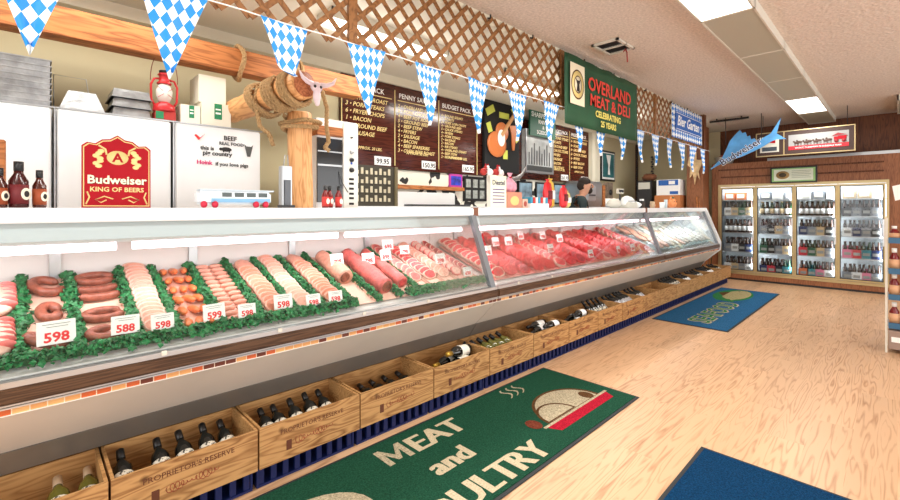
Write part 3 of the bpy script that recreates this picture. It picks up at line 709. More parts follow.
# ---------------------------------------------------------------- floor mats
def matcarpet(name, rgb):
    return mat(name, rgb, .95, bump=1, bscale=260, var=.45, vscale=120, spec=.08)
def floor_mat(x0, x1, y0, y1, rgb, edge, label):
    t = thing('floor_mat', label, 'floor mat', (x0, y0, 0))
    MB().rbox(0, x1-x0, 0, y1-y0, .001, .006, .002).build('rubber_border', edge, t)
    MB().box(.022, x1-x0-.022, .022, y1-y0-.022, .006, .010).build('carpet', matcarpet(label[:12], rgb), t)
    return t
RUB = mat('black_rubber', (34, 38, 40), .7)
MCREAM = matcarpet('mat_cream', (188, 176, 148)); MRED = matcarpet('mat_red', (178, 30, 52)); MBR = matcarpet('mat_brown', (96, 66, 40)); MGR = matcarpet('mat_leaf', (52, 124, 72)); MTAN = matcarpet('mat_tan', (176, 164, 120))
g = floor_mat(.3, 3.24, 1.325, 2.16, (32, 78, 58), RUB, 'long green floor mat lettered MEAT and POULTRY')
ZL = .0104
txt([*[q for d in (-.010, -.005, 0, .005, .010) for q in (('EAT', 1.505+d, .575, .235, .003, 'CENTER'), ('and', 1.38+d, .33, .20, .003, 'CENTER'), ('POULTRY', 1.35+d, .05, .235, .003, 'CENTER'))]], mat('mat_letter_cream', (186, 174, 146), .95, var=.25, vscale=110, spec=.08), g, (0, 0, ZL+.0006), (0, 0, 0), 'lettering', 0)
def flat(pts, z, name, m, parent, off=(0, 0)):
    b = MB(); n = len(pts); A = [(x+off[0], y+off[1], z) for x, y in pts]; B = [(x+off[0], y+off[1], z+.0008) for x, y in pts]
    b.poly(A+B, [tuple(reversed(range(n))), tuple(range(n, 2*n))]+[(i, (i+1) % n, n+(i+1) % n, n+i) for i in range(n)])
    return b.build(name, m, parent)
def arc(cx, cy, rx, ry, a0, a1, n=16): return [(cx+rx*math.cos(a0+(a1-a0)*i/n), cy+ry*math.sin(a0+(a1-a0)*i/n)) for i in range(n+1)]
# the M of MEAT as plain strokes: two uprights and a V
mx, my, mh, mw, ms = 1.10, .575, .166, .175, .036
M_OUT = [(0, 0), (ms, 0), (ms, mh*.66), (mw/2-.012, .02), (mw/2+.012, .02), (mw-ms, mh*.66), (mw-ms, 0), (mw, 0), (mw, mh), (mw-ms*.9, mh), (mw/2, mh*.42), (ms*.9, mh), (0, mh)]
flat([(mx+a_, my+c_) for a_, c_ in M_OUT], ZL+.0006, 'lettering', MCREAM, g)
# roast bird on a platter
flat([(2.10, .135), (2.80, .135), (2.84, .215), (2.06, .215)], ZL-.0004, 'platter', MRED, g)
flat([(2.04, .215), (2.86, .215), (2.86, .235), (2.04, .235)], ZL-.0003, 'platter_rim', MCREAM, g)
flat(arc(2.45, .26, .32, .27, -.15, PI+.15, 24), ZL-.0004, 'bird_outline', MBR, g)
flat(arc(2.45, .265, .295, .245, -.1, PI+.1, 24), ZL, 'bird_body', MCREAM, g)
flat(arc(2.28, .25, .17, .17, -.05, PI+.05, 18), ZL+.0008, 'drumstick_outline', MBR, g)
flat(arc(2.28, .252, .148, .15, 0, PI, 18), ZL+.0014, 'drumstick', MCREAM, g)
flat(arc(2.68, .29, .05, .06, 0, 2*PI, 12)[:-1], ZL+.0010, 'garnish', MBR, g); flat(arc(2.03, .30, .05, .06, 0, 2*PI, 12)[:-1], ZL+.0008, 'garnish', matcarpet('mat_rust', (120, 60, 44)), g)
for q in range(3):
    x = 2.24+q*.07
    pts = [(x+.035*math.sin(i*.9)+.01*i, .64+i*.023) for i in range(7)]
    flat([(px-.008, py) for px, py in pts]+[(px+.008, py) for px, py in reversed(pts)], ZL, 'steam', MCREAM, g)
# cut of meat at the near end
flat(arc(.58, .42, .30, .22, 0, 2*PI, 24)[:-1], ZL, 'steak_fat', MCREAM, g); flat(arc(.58, .41, .245, .165, 0, 2*PI, 24)[:-1], ZL+.0008, 'steak', MRED, g)
b2 = floor_mat(5.65, 8.75, 1.325, 2.16, (44, 98, 140), RUB, 'blue floor mat with green SEAFOOD lettering and a fish')
txt([('SEAFOOD', .98+d, .26+e, .34, .004, 'CENTER') for d in (-.014, .014) for e in (-.014, .014)], MCREAM, b2, (0, 0, ZL), (0, 0, 0), 'letter_outline', .0003)
txt([('SEAFOOD', .98, .265, .335, .008, 'CENTER')], MGR, b2, (0, 0, ZL+.0008), (0, 0, 0), 'lettering', .0003)
flat(arc(2.42, .50, .58, .25, 0, 2*PI, 26)[:-1], ZL-.0006, 'plate', MGR, b2); 
flat([(1.95, .42)]+arc(2.48, .46, .46, .17, PI*.9, -PI*.85, 26)+[(1.86, .52), (1.80, .66), (1.98, .56)][::-1][:0], ZL+.0004, 'fish_body', MTAN, b2)
flat([(2.03, .46), (1.86, .62), (1.80, .34)], ZL+.0008, 'fish_tail', MGR, b2)
flat([(2.25, .60), (2.5, .72), (2.7, .60)], ZL+.0008, 'fish_fin', MBR, b2); flat(arc(2.82, .50, .02, .02, 0, 2*PI, 8)[:-1], ZL+.0014, 'fish_eye', INK, b2)
floor_mat(.2, 2.83, -.12, .80, (14, 60, 98), RUB, 'plain dark blue floor mat in the bottom right corner')

# ---------------------------------------------------------------- beer cooler at the end wall
FX = 9.95; FY0, FY1 = -.9, 2.62; FZ = 2.28
t = thing('beer_cooler', 'four door beer cooler faced in brown veneer with champagne metal frames', 'cooler', (FX, 0, 0))
dy0, dy1, dz0, dz1 = .09, 2.50, .16, 1.86
b = MB()
b.box(0, .56, FY0, dy0, 0, FZ).box(0, .56, dy1, FY1, 0, FZ).box(0, .56, dy0, dy1, dz1, FZ)
b.build('veneer_surround', PANW, t)
MB().box(-.012, .56, dy0, dy1, .0, .035).build('toe_kick', BLACK, t)
MB().box(-.02, .0, FY0, FY1, .035, .12).build('base_board', PANW, t)
MB().box(-.014, .0, .15, 2.46, 1.995, 2.02).box(-.014, .0, .15, 2.5, 2.14, 2.165).build('groove_strip', DARKW, t)
MB().box(.0, .03, -.88, 1.7, FZ, FZ+.05).build('top_flashing', STEEL, t)
LIN = mat('cooler_liner', (226, 232, 236), .35)
b = MB(); b.box(.53, .55, dy0, dy1, .12, dz1).box(.02, .53, dy0, dy0+.01, .12, dz1).box(.02, .53, dy1-.01, dy1, .12, dz1).box(.02, .53, dy0, dy1, .12, .13).box(.02, .53, dy0, dy1, dz1-.012, dz1-.002)
b.build('liner', LIN, t)
b = MB(); fr = .045; fd = .025
b.box(-.03, .02, dy0, dy1, dz1-.045, dz1).box(-.03, .02, dy0, dy1, .12, .165).box(-.03, .02, dy0, dy0+.035, .165, dz1-.045).box(-.03, .02, dy1-.035, dy1, .165, dz1-.045)
b.build('outer_frame', BRASS, t)
dw = (dy1-dy0-.07)/4
DY = [dy0+.035+dw*i for i in range(5)]
SH = [1.56, 1.26, .92, .55, .17]
HM = mat('door_handle_metal', (220, 222, 224), .3, .6)
for i in range(4):
    a, z = DY[i]+.004, DY[i+1]-.004
    b = MB(); b.box(-.05, -.03, a, a+fd, .175, dz1-.055).box(-.05, -.03, z-fd, z, .175, dz1-.055).box(-.05, -.03, a+fd, z-fd, .175, .175+fd).box(-.05, -.03, a+fd, z-fd, dz1-.055-fd, dz1-.055)
    d = b.build('door', BRASS, t)
    g_ = MB(); g_.m = 0
    g_.box(-.052, -.028, a+fd, a+fd+.012, .175+fd, dz1-.055-fd).box(-.052, -.028, z-fd-.012, z-fd, .175+fd, dz1-.055-fd).box(-.052, -.028, a+fd, z-fd, .175+fd, .187+fd).box(-.052, -.028, a+fd, z-fd, dz1-.067-fd, dz1-.055-fd)
    g_.build('gasket', BLACK, d)
    MB().box(-.043, -.038, a+fd, z-fd, .175+fd, dz1-.055-fd).build('door_glass', DGLASS, d)
    MB().rbox(-.085, -.068, a+.014, a+.034, .78, 1.22, .004).box(-.07, -.05, a+.018, a+.030, .80, .82).box(-.07, -.05, a+.018, a+.030, 1.18, 1.20).build('door_handle', HM, d)
    if i: MB().box(-.03, .03, DY[i]-.007, DY[i]+.007, .165, dz1-.045).build('mullion', BRASS, t)
for zz in SH:
    MB().box(.05, .52, dy0+.012, dy1-.012, zz-.014, zz).build('shelf', STEEL, t)
b = MB()
for i in range(5): b.tube([(.07, min(max(DY[i], dy0+.04), dy1-.04), .2), (.07, min(max(DY[i], dy0+.04), dy1-.04), 1.78)], .012, 8)
b.build('lamp_tube', mat('cooler_tube', (240, 248, 255), emit=3.5), t)
area('cooler_light', (FX+.05, 1.3, 1.80), (0, math.radians(-25), 0), .05, 2.3, 40, (.92, .97, 1))
for i in range(4): area('cooler_light', (FX+.03, DY[i]+.05, 1.0), (0, -PI/2, 0), 1.5, .04, 11, (.92, .97, 1))

def beer_bottle(label, gm, cm, lm, L=.235, r=.031):
    t = thing('beer_bottle', label, 'beer bottle')
    MB().lathe([(r*.8, 0), (r, .005), (r, L*.58), (r*.5, L*.78), (r*.42, L*.96)], 12).build('bottle', gm, t)
    MB().lathe([(r*.5, L*.95), (r*.5, L)], 10).build('bottle_cap', cm, t)
    MB().lathe([(r*1.02, L*.15), (r*1.02, L*.5)], 12).build('label', lm, t)
    return Proto(t)
def six_pack(name, cm, capm, bottles=True):
    t = thing('bottle_carton', name, 'carton')
    W = .128
    if bottles:
        MB().box(-.09, .09, -W/2, W/2, 0, .12).build('carton', cm, t)
        b = MB()
        for i in range(3):
            for j in range(2): b.lathe([(.024, .12), (.027, .14), (.012, .19), (.012, .215), (.015, .216), (.015, .225)], 9, (-.06+i*.06, -.032+j*.064, 0))
        b.build('bottle_necks', capm, t)
        MB().box(-.003, .003, -W/2, W/2, .12, .17).build('carry_handle', cm, t)
        MB().box(-.092, -.09, -.04, .04, .04, .08).build('printed_front', mat('carton_print', (150, 150, 146)), t)
    else:
        MB().rbox(-.1, .1, -.085, .085, 0, .14, .004).build('carton', cm, t)
        MB().box(-.103, -.1, -.06, .06, .03, .11).build('printed_front', LABEL, t)
    return Proto(t)
CC = {'navy': (30, 44, 88), 'black': (22, 22, 26), 'white': (224, 226, 226), 'orange': (210, 110, 60), 'red': (190, 40, 52), 'green': (40, 90, 62), 'tan': (196, 170, 130), 'teal': (60, 130, 140), 'pink': (214, 120, 150), 'grey': (120, 126, 134)}
CM = {k: mat('carton_'+k, v, .5) for k, v in CC.items()}
BRG = mat('brown_beer_glass', (52, 28, 14), .12, spec=.7); GRG = mat('green_beer_glass', (20, 50, 26), .12, spec=.7)
packs = {k: six_pack(k+' six pack', CM[k], BRG if k not in ('green', 'teal') else GRG) for k in CC}
boxes_ = {k: six_pack(k+' box', CM[k], BRG, False) for k in ('orange', 'white', 'tan', 'grey')}
bb = beer_bottle('brown beer bottle', BRG, CM['black'], CM['white']); gb = beer_bottle('green beer bottle', GRG, CM['tan'], CM['tan'])
dn = ['right-hand cooler door', 'third cooler door', 'second cooler door', 'left-hand cooler door']
sn = ['top shelf', 'second shelf', 'middle shelf', 'fourth shelf', 'bottom shelf']
plan = {3: [('box', ('orange', 'orange', 'white')), ('pack', ('white', 'tan', 'green', 'tan')), ('bott', 'b'), ('pack', ('grey', 'white', 'black', 'navy')), ('pack', ('white', 'tan', 'grey', 'white'))],
        2: [('box', ('grey', 'white', 'grey')), ('bott', 'b'), ('pack', ('grey', 'black', 'tan', 'grey')), ('pack', ('green', 'black', 'grey', 'tan')), ('pack', ('navy', 'red', 'black', 'teal'))],
        1: [('box', ('white', 'grey', 'white')), ('bott', 'b'), ('pack', ('navy', 'grey', 'tan', 'black')), ('pack', ('red', 'green', 'tan', 'grey')), ('pack', ('orange', 'teal', 'pink', 'white'))],
        0: [('box', ('tan', 'tan', 'white')), ('pack', ('black', 'grey', 'black', 'grey')), ('pack', ('white', 'navy', 'grey', 'black')), ('pack', ('pink', 'red', 'teal', 'navy')), ('pack', ('grey', 'white', 'pink', 'grey'))]}
for di, rows in plan.items():
    a, z = DY[di]+.05, DY[di+1]-.05
    for si, (kd, cfg) in enumerate(rows):
        zz = SH[si]+.001
        where = 'on the %s behind the %s' % (sn[si], dn[di])
        if kd == 'box':
            for j, c in enumerate(cfg): boxes_[c].put((FX+.17, z-.09-j*.185, zz), (0, 0, 0), '%s drink box %s' % (c, where), '%s boxes %s' % (c, where))
        elif kd == 'pack':
            n = len(cfg)
            for j, c in enumerate(cfg): packs[c].put((FX+.14, z-.068-j*(z-a-.136)/(n-1), zz), (0, 0, 0), '%s six pack carton %s' % (c, where), '%s cartons %s' % (c, where), (1, 1.05, 1.22))
        else:
            for row in range(2):
                for j in range(7): (bb if di != 2 or j % 2 else gb).put((FX+.085+row*.09, z-.035-j*.075, zz), (0, 0, 0), ('brown' if di != 2 or j % 2 else 'green')+' beer bottle '+where, 'beer bottles '+where, (1.08, 1.08, 1.1))

# items over the cooler
t = thing('framed_sign', 'small black framed green and cream sign over the cooler doors', 'sign', (FX-.03, 1.31, 2.0))
MB().box(-.02, 0, -.335, .335, -.145, .145).build('frame', BLACK, t)
MB().box(-.024, -.0205, -.31, .31, -.12, .12).build('green_mount', mat('mint_green', (150, 200, 130)), t)
MB().box(-.027, -.0245, -.28, .28, -.10, .10).build('printed_card', mat('pale_card', (222, 232, 214)), t)
MB().lathe([(.085, 0), (.085, .003)], 24, (0, 0, 0), T(-.027, .15, 0) @ RY(-PI/2) @ Matrix.Diagonal((.85, 1.15, 1, 1))).build('emblem_ring', mat('tan_emblem', (168, 140, 90)), t)
MB().ell((-.031, .15, 0), (.003, .055, .04)).build('emblem_fish', mat('dark_emblem', (66, 56, 40)), t)
b = MB()
for i in range(5): b.box(-.029, -.0275, -.25+.02*(i % 2), .02, .065-i*.03, .072-i*.03)
b.build('printed_lines', mat('faint_ink', (150, 166, 150)), t)
SAIL = [(2.401,2.099),(2.293,2.213),(2.205,2.307),(2.135,2.461),(2.083,2.595),(1.998,2.703),(1.931,2.773),(1.898,2.711),(1.849,2.724),(1.826,2.644),(1.784,2.658),(1.768,2.587),(1.719,2.604),(1.665,2.529),(1.593,2.597),(1.485,2.66),(1.409,2.799),(1.349,2.909),(1.388,2.741),(1.409,2.65),(1.281,2.543),(1.409,2.55),(1.485,2.521),(1.624,2.43),(1.865,2.318),(2.101,2.239),(2.24,2.189)]
t = thing('fish_sign', 'blue cut-out sailfish sign with slanted brand lettering, hanging over the cooler', 'sign', (9.0, 1.85, 2.45))
FM = mat('sailfish_blue', (84, 150, 204), .35, var=.3, vscale=4)
MB().prism([(-(y-1.85), z-2.45) for y, z in SAIL], .02, RZ(-PI/2)).build('fish_panel', FM, t)
o = txt([('Budweiser', 0, 0, .165, .04, 'CENTER')], CARD, t, (-.012, .05, -.11), (PI/2, math.radians(-31), -PI/2), 'letter_outline')
txt([('Budweiser', 0, 0, .165, .012, 'CENTER')], mat('navy_ink', (20, 26, 70)), t, (-.014, .05, -.11), (PI/2, math.radians(-31), -PI/2))
for yy in (2.15, 1.62):
    MB().tube([(0, yy-1.85, (.08 if yy > 2 else .12)), (0, yy-1.85, CEIL-2.45)], .006, 6).build('hanging_rod', BLACK, t)
t = thing('hanging_sign', 'wide framed hanging beer sign with horse team and red wagon, above the cooler', 'sign', (9.3, 0, 2.5))
def yframe(b, y0, y1, z0, z1, wd, x0, x1):
    b.box(x0, x1, y0, y1, z0, z0+wd).box(x0, x1, y0, y1, z1-wd, z1).box(x0, x1, y0, y0+wd, z0+wd, z1-wd).box(x0, x1, y1-wd, y1, z0+wd, z1-wd)
b = MB(); yframe(b, .455, 1.75, -.20, .215, .014, -.03, .03); b.box(-.03, .03, 1.345, 1.36, -.186, .201); b.build('frame', BRASS, t)
MB().box(-.015, .015, .469, 1.736, -.186, .201).build('backing', mat('brown_backing', (58, 36, 28)), t)
MB().box(-.02, -.0155, .53, 1.29, -.12, .135).build('scene_panel', mat('grey_sky_print', (150, 150, 148)), t)
MB().box(-.022, -.0205, .53, 1.29, -.12, -.055).build('caption_band', mat('dark_red_band', (178, 26, 40)), t)
txt([('WORLD CHAMPION CLYDESDALE TEAM', 0, 0, .032, .01, 'CENTER')], CARD, t, (-.023, .91, -.10), RE)
b = MB()
for i in range(4):
    for q in (0, .04):
        yy = 1.18-i*.125-q; b.ell((-.024, yy, -.005+q*.3), (.004, .036, .020), None, 10); b.ell((-.024, yy+.036, .018+q*.3), (.004, .014, .014), None, 8)
        for lx in (-.024, -.010, .014, .026): b.box(-.026, -.022, yy+lx-.003, yy+lx+.003, -.052, -.005)
b.build('horse_silhouettes', mat('horse_brown', (70, 44, 34)), t)
b = MB(); b.box(-.028, -.022, .56, .71, .0, .045).box(-.028, -.022, .545, .66, .045, .055)
b.m = 1
for yy in (.59, .68): b.lathe([(.028, 0), (.028, .004)], 14, (0, 0, 0), T(-.028, yy, -.02) @ RY(-PI/2))
b.poly([(-.026, .56, .07), (-.026, .74, .055), (-.026, .66, .105)], [(0, 1, 2), (2, 1, 0)])
b.build('wagon', [RED, mat('wagon_dark_red', (140, 30, 34))], t)
MB().box(-.02, -.0155, 1.42, 1.69, -.13, .14).build('side_panel', CLOUDY, t)
MB().prism([(-.09, .05), (-.0, .03), (.09, .05), (.09, -.03), (0, -.012), (-.09, -.03)], .004, T(-.024, 1.56, .05) @ RZ(-PI/2)).build('bow_tie_logo', RED, t)
MB().box(-.024, -.0205, 1.45, 1.66, -.11, -.04).build('display_strip', mat('slate_display', (60, 70, 80)), t)
for yy in (.55, 1.65): MB().tube([(0, yy, .2), (0, yy, CEIL-2.5)], .005, 6).build('hanging_rod', BLACK, t)
# things stored on top of the cooler / beside it
t = thing('storage_bin', 'pale plastic bin with red contents on top of the cooler, left end', 'bin', (10.2, 2.45, FZ))
MB().lathe([(.10, 0), (.15, .14), (.16, .15), (.14, .15), (.1, .02)], 16, (0, 0, 0), Matrix.Diagonal((1, 1.2, 1, 1))).build('bin', CLOUDY, t)
MB().ell((0, 0, .14), (.11, .13, .06), wob=.1).build('red_bundle', mat('dull_red', (150, 40, 34)), t)

# ---------------------------------------------------------------- right-hand bottle rack
t = thing('bottle_rack', 'metal rack with blue shelf edges and red sauce bottles at the right edge', 'rack', (5.98, 0, 0))
b = MB()
for (x, y) in ((0, .075), (.32, .075), (0, -.55), (.32, -.55)): b.box(x-.008, x+.008, y-.008, y+.008, .0, 1.3)
b.build('upright', CLOUDY, t)
RZs = [.27, .545, .795, 1.09]
for i, zz in enumerate(RZs):
    s_ = MB().box(0, .32, -.55, .07, zz-.01, zz).build('shelf', STEEL, t)
    MB().box(-.016, -.012, -.54, .06, zz-.03, zz+.025).build('shelf_edge', mat('shelf_blue', (44, 96, 132), .4), s_)
MB().rbox(-.01, .33, -.55, .06, .04, .22, .004).build('base_bin', mat('taupe_bin', (150, 130, 118)), t)
MB().rbox(-.014, -.0105, -.5, .04, .11, .16, .001).build('base_label', CARD, t)
def sauce_bottle(label, bm_, capm, L=.2, r=.03, lab=None, emb=None):
    t = thing('sauce_bottle', label, 'sauce bottle')
    MB().lathe([(r*.9, 0), (r, .004), (r, L*.58), (r*.5, L*.74), (r*.45, L*.84)], 14).build('bottle', bm_, t)
    MB().lathe([(r*.52, L*.8), (r*.52, L), (r*.4, L*1.005)], 12).build('bottle_cap', capm, t)
    if lab: MB().lathe([(r*1.015, L*.08), (r*1.02, L*.5)], 14).build('label', lab, t)
    if emb:
        # oval emblem on the side that faces the shop, as the photo shows
        MB().ell((0, -r*1.02, L*.3), (r*.72, .0025, L*.13), None, 14).build('oval_emblem', CREAM, t)
        MB().ell((0, -r*1.02-.003, L*.3), (r*.36, .0025, L*.07), None, 12).build('emblem_mark', emb, t)
    return Proto(t)
REDB = mat('red_sauce', (116, 22, 22), .2)
rb = sauce_bottle('red sauce bottle', REDB, CARD, .19, .03, mat('rack_label', (220, 170, 130)))
for i, zz in enumerate(RZs[:3]+[1.09]):
    for j in range(7):
        if i == 3 and j > 6: continue
        rb.put((6.05,   .02-j*.085, zz+.001), (0, 0, 0), 'red sauce bottle with white cap on the %s shelf of the right-hand rack' % ['bottom', 'lower middle', 'upper middle', 'top'][i], 'red sauce bottles on the %s rack shelf' % ['bottom', 'lower middle', 'upper middle', 'top'][i], (1.2, 1.2, 1.12 if i < 3 else .7))
tag(MB().prism([(-.07, -.09), (.10, -.04), (.08, .10), (-.09, .05)], .003, RZ(-PI/2) @ RX(.1)).build('paper_notice', CARD, None, (5.99, -.08, 1.52)), 'white paper notice above the bottle rack at the right edge', 'notice')
bpy.data.objects['paper_notice'].location = (5.99, -.055, 1.56)
tag(MB().tube([(5.99, -.055, 1.24), (5.99, -.055, 1.48)], .004, 6).build('notice_stem', STEEL), 'thin stem holding the white paper notice above the rack', 'stem')

# ---------------------------------------------------------------- lattice, banners, bunting
LY, LZ0, LZ1 = 2.38, 2.407, 3.0
def clip(p, q, x0, x1, z0, z1):
    t0, t1 = 0, 1; dx, dz = q[0]-p[0], q[1]-p[1]
    for pp, qq in ((-dx, p[0]-x0), (dx, x1-p[0]), (-dz, p[1]-z0), (dz, z1-p[1])):
        if pp == 0:
            if qq < 0: return None
        else:
            r = qq/pp
            if pp < 0: t0 = max(t0, r)
            else: t1 = min(t1, r)
    if t1-t0 < .02: return None
    return (p[0]+dx*t0, p[1]+dz*t0), (p[0]+dx*t1, p[1]+dz*t1)
def lattice(x0, x1, label):
    t = thing('lattice_panel', label, 'lattice', (x0, LY, LZ0))
    L, Hh = x1-x0, LZ1-LZ0; sp = .152; hw = .0165
    for d, yo in ((1, -.006), (-1, .003)):
        b = MB(); k = -int(Hh/sp)-2
        while k*sp < L+Hh+sp:
            p = (k*sp, 0) if d == 1 else (k*sp, 0); q = (p[0]+d*Hh, Hh)
            c = clip((p[0]-d*.0, 0), q, .0, L, 0, Hh)
            if c:
                (ax, az), (bx_, bz) = c; dr = Vector((bx_-ax, 0, bz-az)).normalized(); nn = Vector((-dr.z, 0, dr.x))*hw
                A, B = Vector((ax, yo, az)), Vector((bx_, yo, bz)); th = Vector((0, .006, 0))
                v = [A-nn, B-nn, B+nn, A+nn]; v += [q_+th for q_ in v]
                b.poly(v, [(0, 1, 2, 3), (7, 6, 5, 4), (0, 4, 5, 1), (1, 5, 6, 2), (2, 6, 7, 3), (3, 7, 4, 0)])
            k += 1
        b.build('slat_layer', LATW, t)
    for xa in (0, L-.03): MB().box(xa, xa+.03, -.014, .014, 0, Hh).build('side_post', LATW, t)
    return t
lattice(-.98, 1.46, 'wooden lattice panel at the near end, above the log post')
lattice(1.46, 3.90, 'wooden lattice panel left of the green banner, above the menu boards')
lattice(3.90, 6.34, 'wooden lattice panel mostly behind the green banner')
lattice(6.34, 8.40, 'wooden lattice panel behind the blue and white banner, far end')
for i, x in enumerate((2.75, 3.35, 4.3, 5.0, 5.95, 6.9, 7.6)):
    tag(MB().tube([(x, 2.376, 2.98), (x, 2.35, 2.97), (x, 2.345, 3.0)], .008, 6).build('banner_hook', BLACK), 'small dark hook along the lattice top edge', 'hook', 'dark hooks along the lattice top')
# green banner
def cloth(L, Hh, M, sag=.0, n=24, amp=.006):
    b = MB(); pts = []; fs = []; m = 8
    for j in range(m+1):
        for i in range(n+1):
            s, u = i/n, j/m
            pts.append((L*s, amp*math.sin(s*17+u*2)+amp*.6*math.sin(s*31), Hh*u+(sag*math.sin(s*PI*8)*.5 if j == m else 0)))
    for j in range(m):
        for i in range(n): fs.append((j*(n+1)+i, j*(n+1)+i+1, (j+1)*(n+1)+i+1, (j+1)*(n+1)+i))
    b.poly(pts, fs, True); return b
t = thing('shop_banner', 'large dark green banner with red OVERLAND MEAT & DELI lettering', 'banner', (3.77, 2.265, 2.232))
o = cloth(1.68, .70, None, .012).build('cloth', mat('dark_green_cloth', (28, 74, 46), .7, var=.2, vscale=3), t)
o.modifiers.new('s', 'SOLIDIFY').thickness = .002
BR = mat('banner_red', (208, 58, 44), .6); BY = mat('banner_yellow', (226, 214, 110), .6)
txt([('OVERLAND', .96, .41, .20, .022, 'CENTER'), ('MEAT & DELI', .97, .255, .172, .02, 'CENTER')], BR, t, (0, -.012, 0), RF)
txt([('CELEBRATING', .90, .15, .095, .03, 'CENTER'), ('25 YEARS', .90, .055, .09, .03, 'CENTER')], BY, t, (0, -.012, 0), RF, 'small_lettering')
MB().box(.08, .36, -.0125, -.0105, .21, .62).build('emblem_card', mat('emblem_cream', (228, 218, 190)), t)
for k, (ra, m_) in enumerate(((1.0, mat('emblem_brown', (90, 60, 30))), (.9, GOLD), (.6, mat('emblem_brown', (90, 60, 30))), (.52, mat('emblem_cream', (228, 218, 190))))):
    MB().lathe([(.125*ra, 0), (.125*ra, .0012)], 26, (0, 0, 0), T(.22, -.0135-.0013*k, .415) @ RX(PI/2) @ Matrix.Diagonal((1, 1.2, 1, 1))).build('emblem_ring', m_, t)
MB().prism([(-.03, -.07), (.03, -.07), (.02, 0), (.05, .06), (.02, .04), (-.02, .04), (-.05, .06), (-.02, 0)], .002, T(.22, -.0195, .415)).build('emblem_steer', INK, t)
# Bier Garten banner
t = thing('festival_banner', 'blue and white lozenge banner lettered Bier Garten', 'banner', (6.90, 2.345, 2.47))
o = cloth(1.42, .50, None, 0, 20, .004).build('cloth', lozenge('banner_lozenges', (30, 120, 206), (244, 248, 250), .10, .085), t); o.modifiers.new('s', 'SOLIDIFY').thickness = .002
BB = mat('banner_blue', (24, 92, 176), .6)
MB().rbox(.12, 1.30, -.012, -.008, .12, .40, .001).build('name_panel', BB, t)
txt([('Bier Garten', .71, .20, .215, .02, 'CENTER', .25)], CARD, t, (0, -.0135, 0), RF)
MB().box(.15, 1.27, -.0145, -.0122, .135, .143).box(.15, 1.27, -.0145, -.0122, .377, .385).build('white_rule', CARD, t)
# pennant bunting
PEN = lozenge('pennant_lozenges', (14, 138, 222), (244, 248, 250), .047, .074)
t = thing('pennant_bunting', 'string of blue and white lozenge pennants along the lattice', 'bunting', (0, 2.3, 2.40))
pn = []
for i in range(19): pn.append(-.035+.5155*(i-1)+(.045 if i == 1 else 0))
pts = []
for i in range(120):
    x = -1.0+i*(8.6+1.0)/119; f = ((x+.035)/.5155+.5) % 1
    pts.append((x, 0, -.006*math.sin(f*PI)))
MB().tube(pts, .004, 6).build('string', CARD, t)
def pennant_mesh(curl=0, seed=0):
    b = MB(); rows = 12; pts = []; fs = []; W, Hp = .136, .415; cols = 8; rr = random.Random(seed); ph = rr.uniform(0, 6)
    for j in range(rows+1):
        u = j/rows; hw = W*(1-u)+.0015
        for i in range(cols+1):
            s = i/cols*2-1; y = .010*math.sin(s*4+ph)*(.4+u)+.008*math.sin(u*5+ph)
            z = -Hp*u
            if curl and u > .62: y -= (u-.62)*curl*.3; z = -Hp*(.62+(u-.62)*(1-.75*abs(curl)))
            pts.append((s*hw, y, z))
    for j in range(rows):
        for i in range(cols): a = j*(cols+1)+i; fs.append((a, a+1, a+cols+2, a+cols+1))
    b.poly(pts, fs, True); return b.mesh('pennant', PEN)
pmz = [pennant_mesh(0, k) for k in range(4)]
for i, x in enumerate(pn):
    if not -.6 < x < 8.4: continue
    o = bpy.data.objects.new('pennant', pennant_mesh(.9, 9) if i == 3 else pmz[i % 4]); COL.objects.link(o); o.parent = t
    o.location = (x, -.004, -.004); o.rotation_euler = (random.uniform(-.04, .04), random.uniform(-.05, .05), random.uniform(-.15, .15))

# ---------------------------------------------------------------- beam, log post, ropes, skull
tag(MB().rbox(-1.6, 2.42, 3.78, 3.93, 2.517, 2.71, .006).build('wooden_beam', BEAMW), 'thick sawn pine beam running below the ceiling behind the pennants', 'beam', None, 'structure')
def log_mesh(p0, p1, r0, r1, m, name):
    P0, P1 = Vector(p0), Vector(p1); d = P1-P0; n = 14; b = MB()
    prof = [((r0+(r1-r0)*i/n)*(1+random.uniform(-.02, .02)), d.length*i/n) for i in range(n+1)]
    prof = [(prof[0][0]*.93, 0)]+[(prof[0][0], .008)]+prof[1:-1]+[(prof[-1][0], d.length-.008), (prof[-1][0]*.93, d.length)]
    b.lathe(prof, 24)
    o = b.build(name, m); o.location = P0; o.rotation_euler = d.to_track_quat('Z', 'Y').to_euler(); return o
tag(log_mesh((1.59, 3.33, 0), (1.56, 3.33, 2.16), .106, .092, LOGW, 'log_post'), 'upright peeled log post rising behind the counter under the rope coils', 'log post')
tag(log_mesh((1.43, 2.98, 2.29), (1.245, 3.95, 2.215), .105, .09, LOGY, 'peeled_log'), 'short peeled log wound with rope, its round end facing the shop', 'log')
tag(MB().lathe([(.09, 0), (.088, .006)], 22, (0, 0, 0), T(1.432, 2.969, 2.29) @ Matrix.Rotation(math.radians(10.8), 4, 'Z') @ RX(PI/2)).build('log_end_disc', wood('log_end', (136, 70, 42), (184, 112, 70), (9, 9, 9), .6)), 'reddish cut end disc of the rope wound log', 'log end')
LD = (Vector((1.245, 3.95, 2.215))-Vector((1.43, 2.98, 2.29))).normalized(); LS = LD.cross(Vector((0, 0, 1))).normalized(); LU = LS.cross(LD)
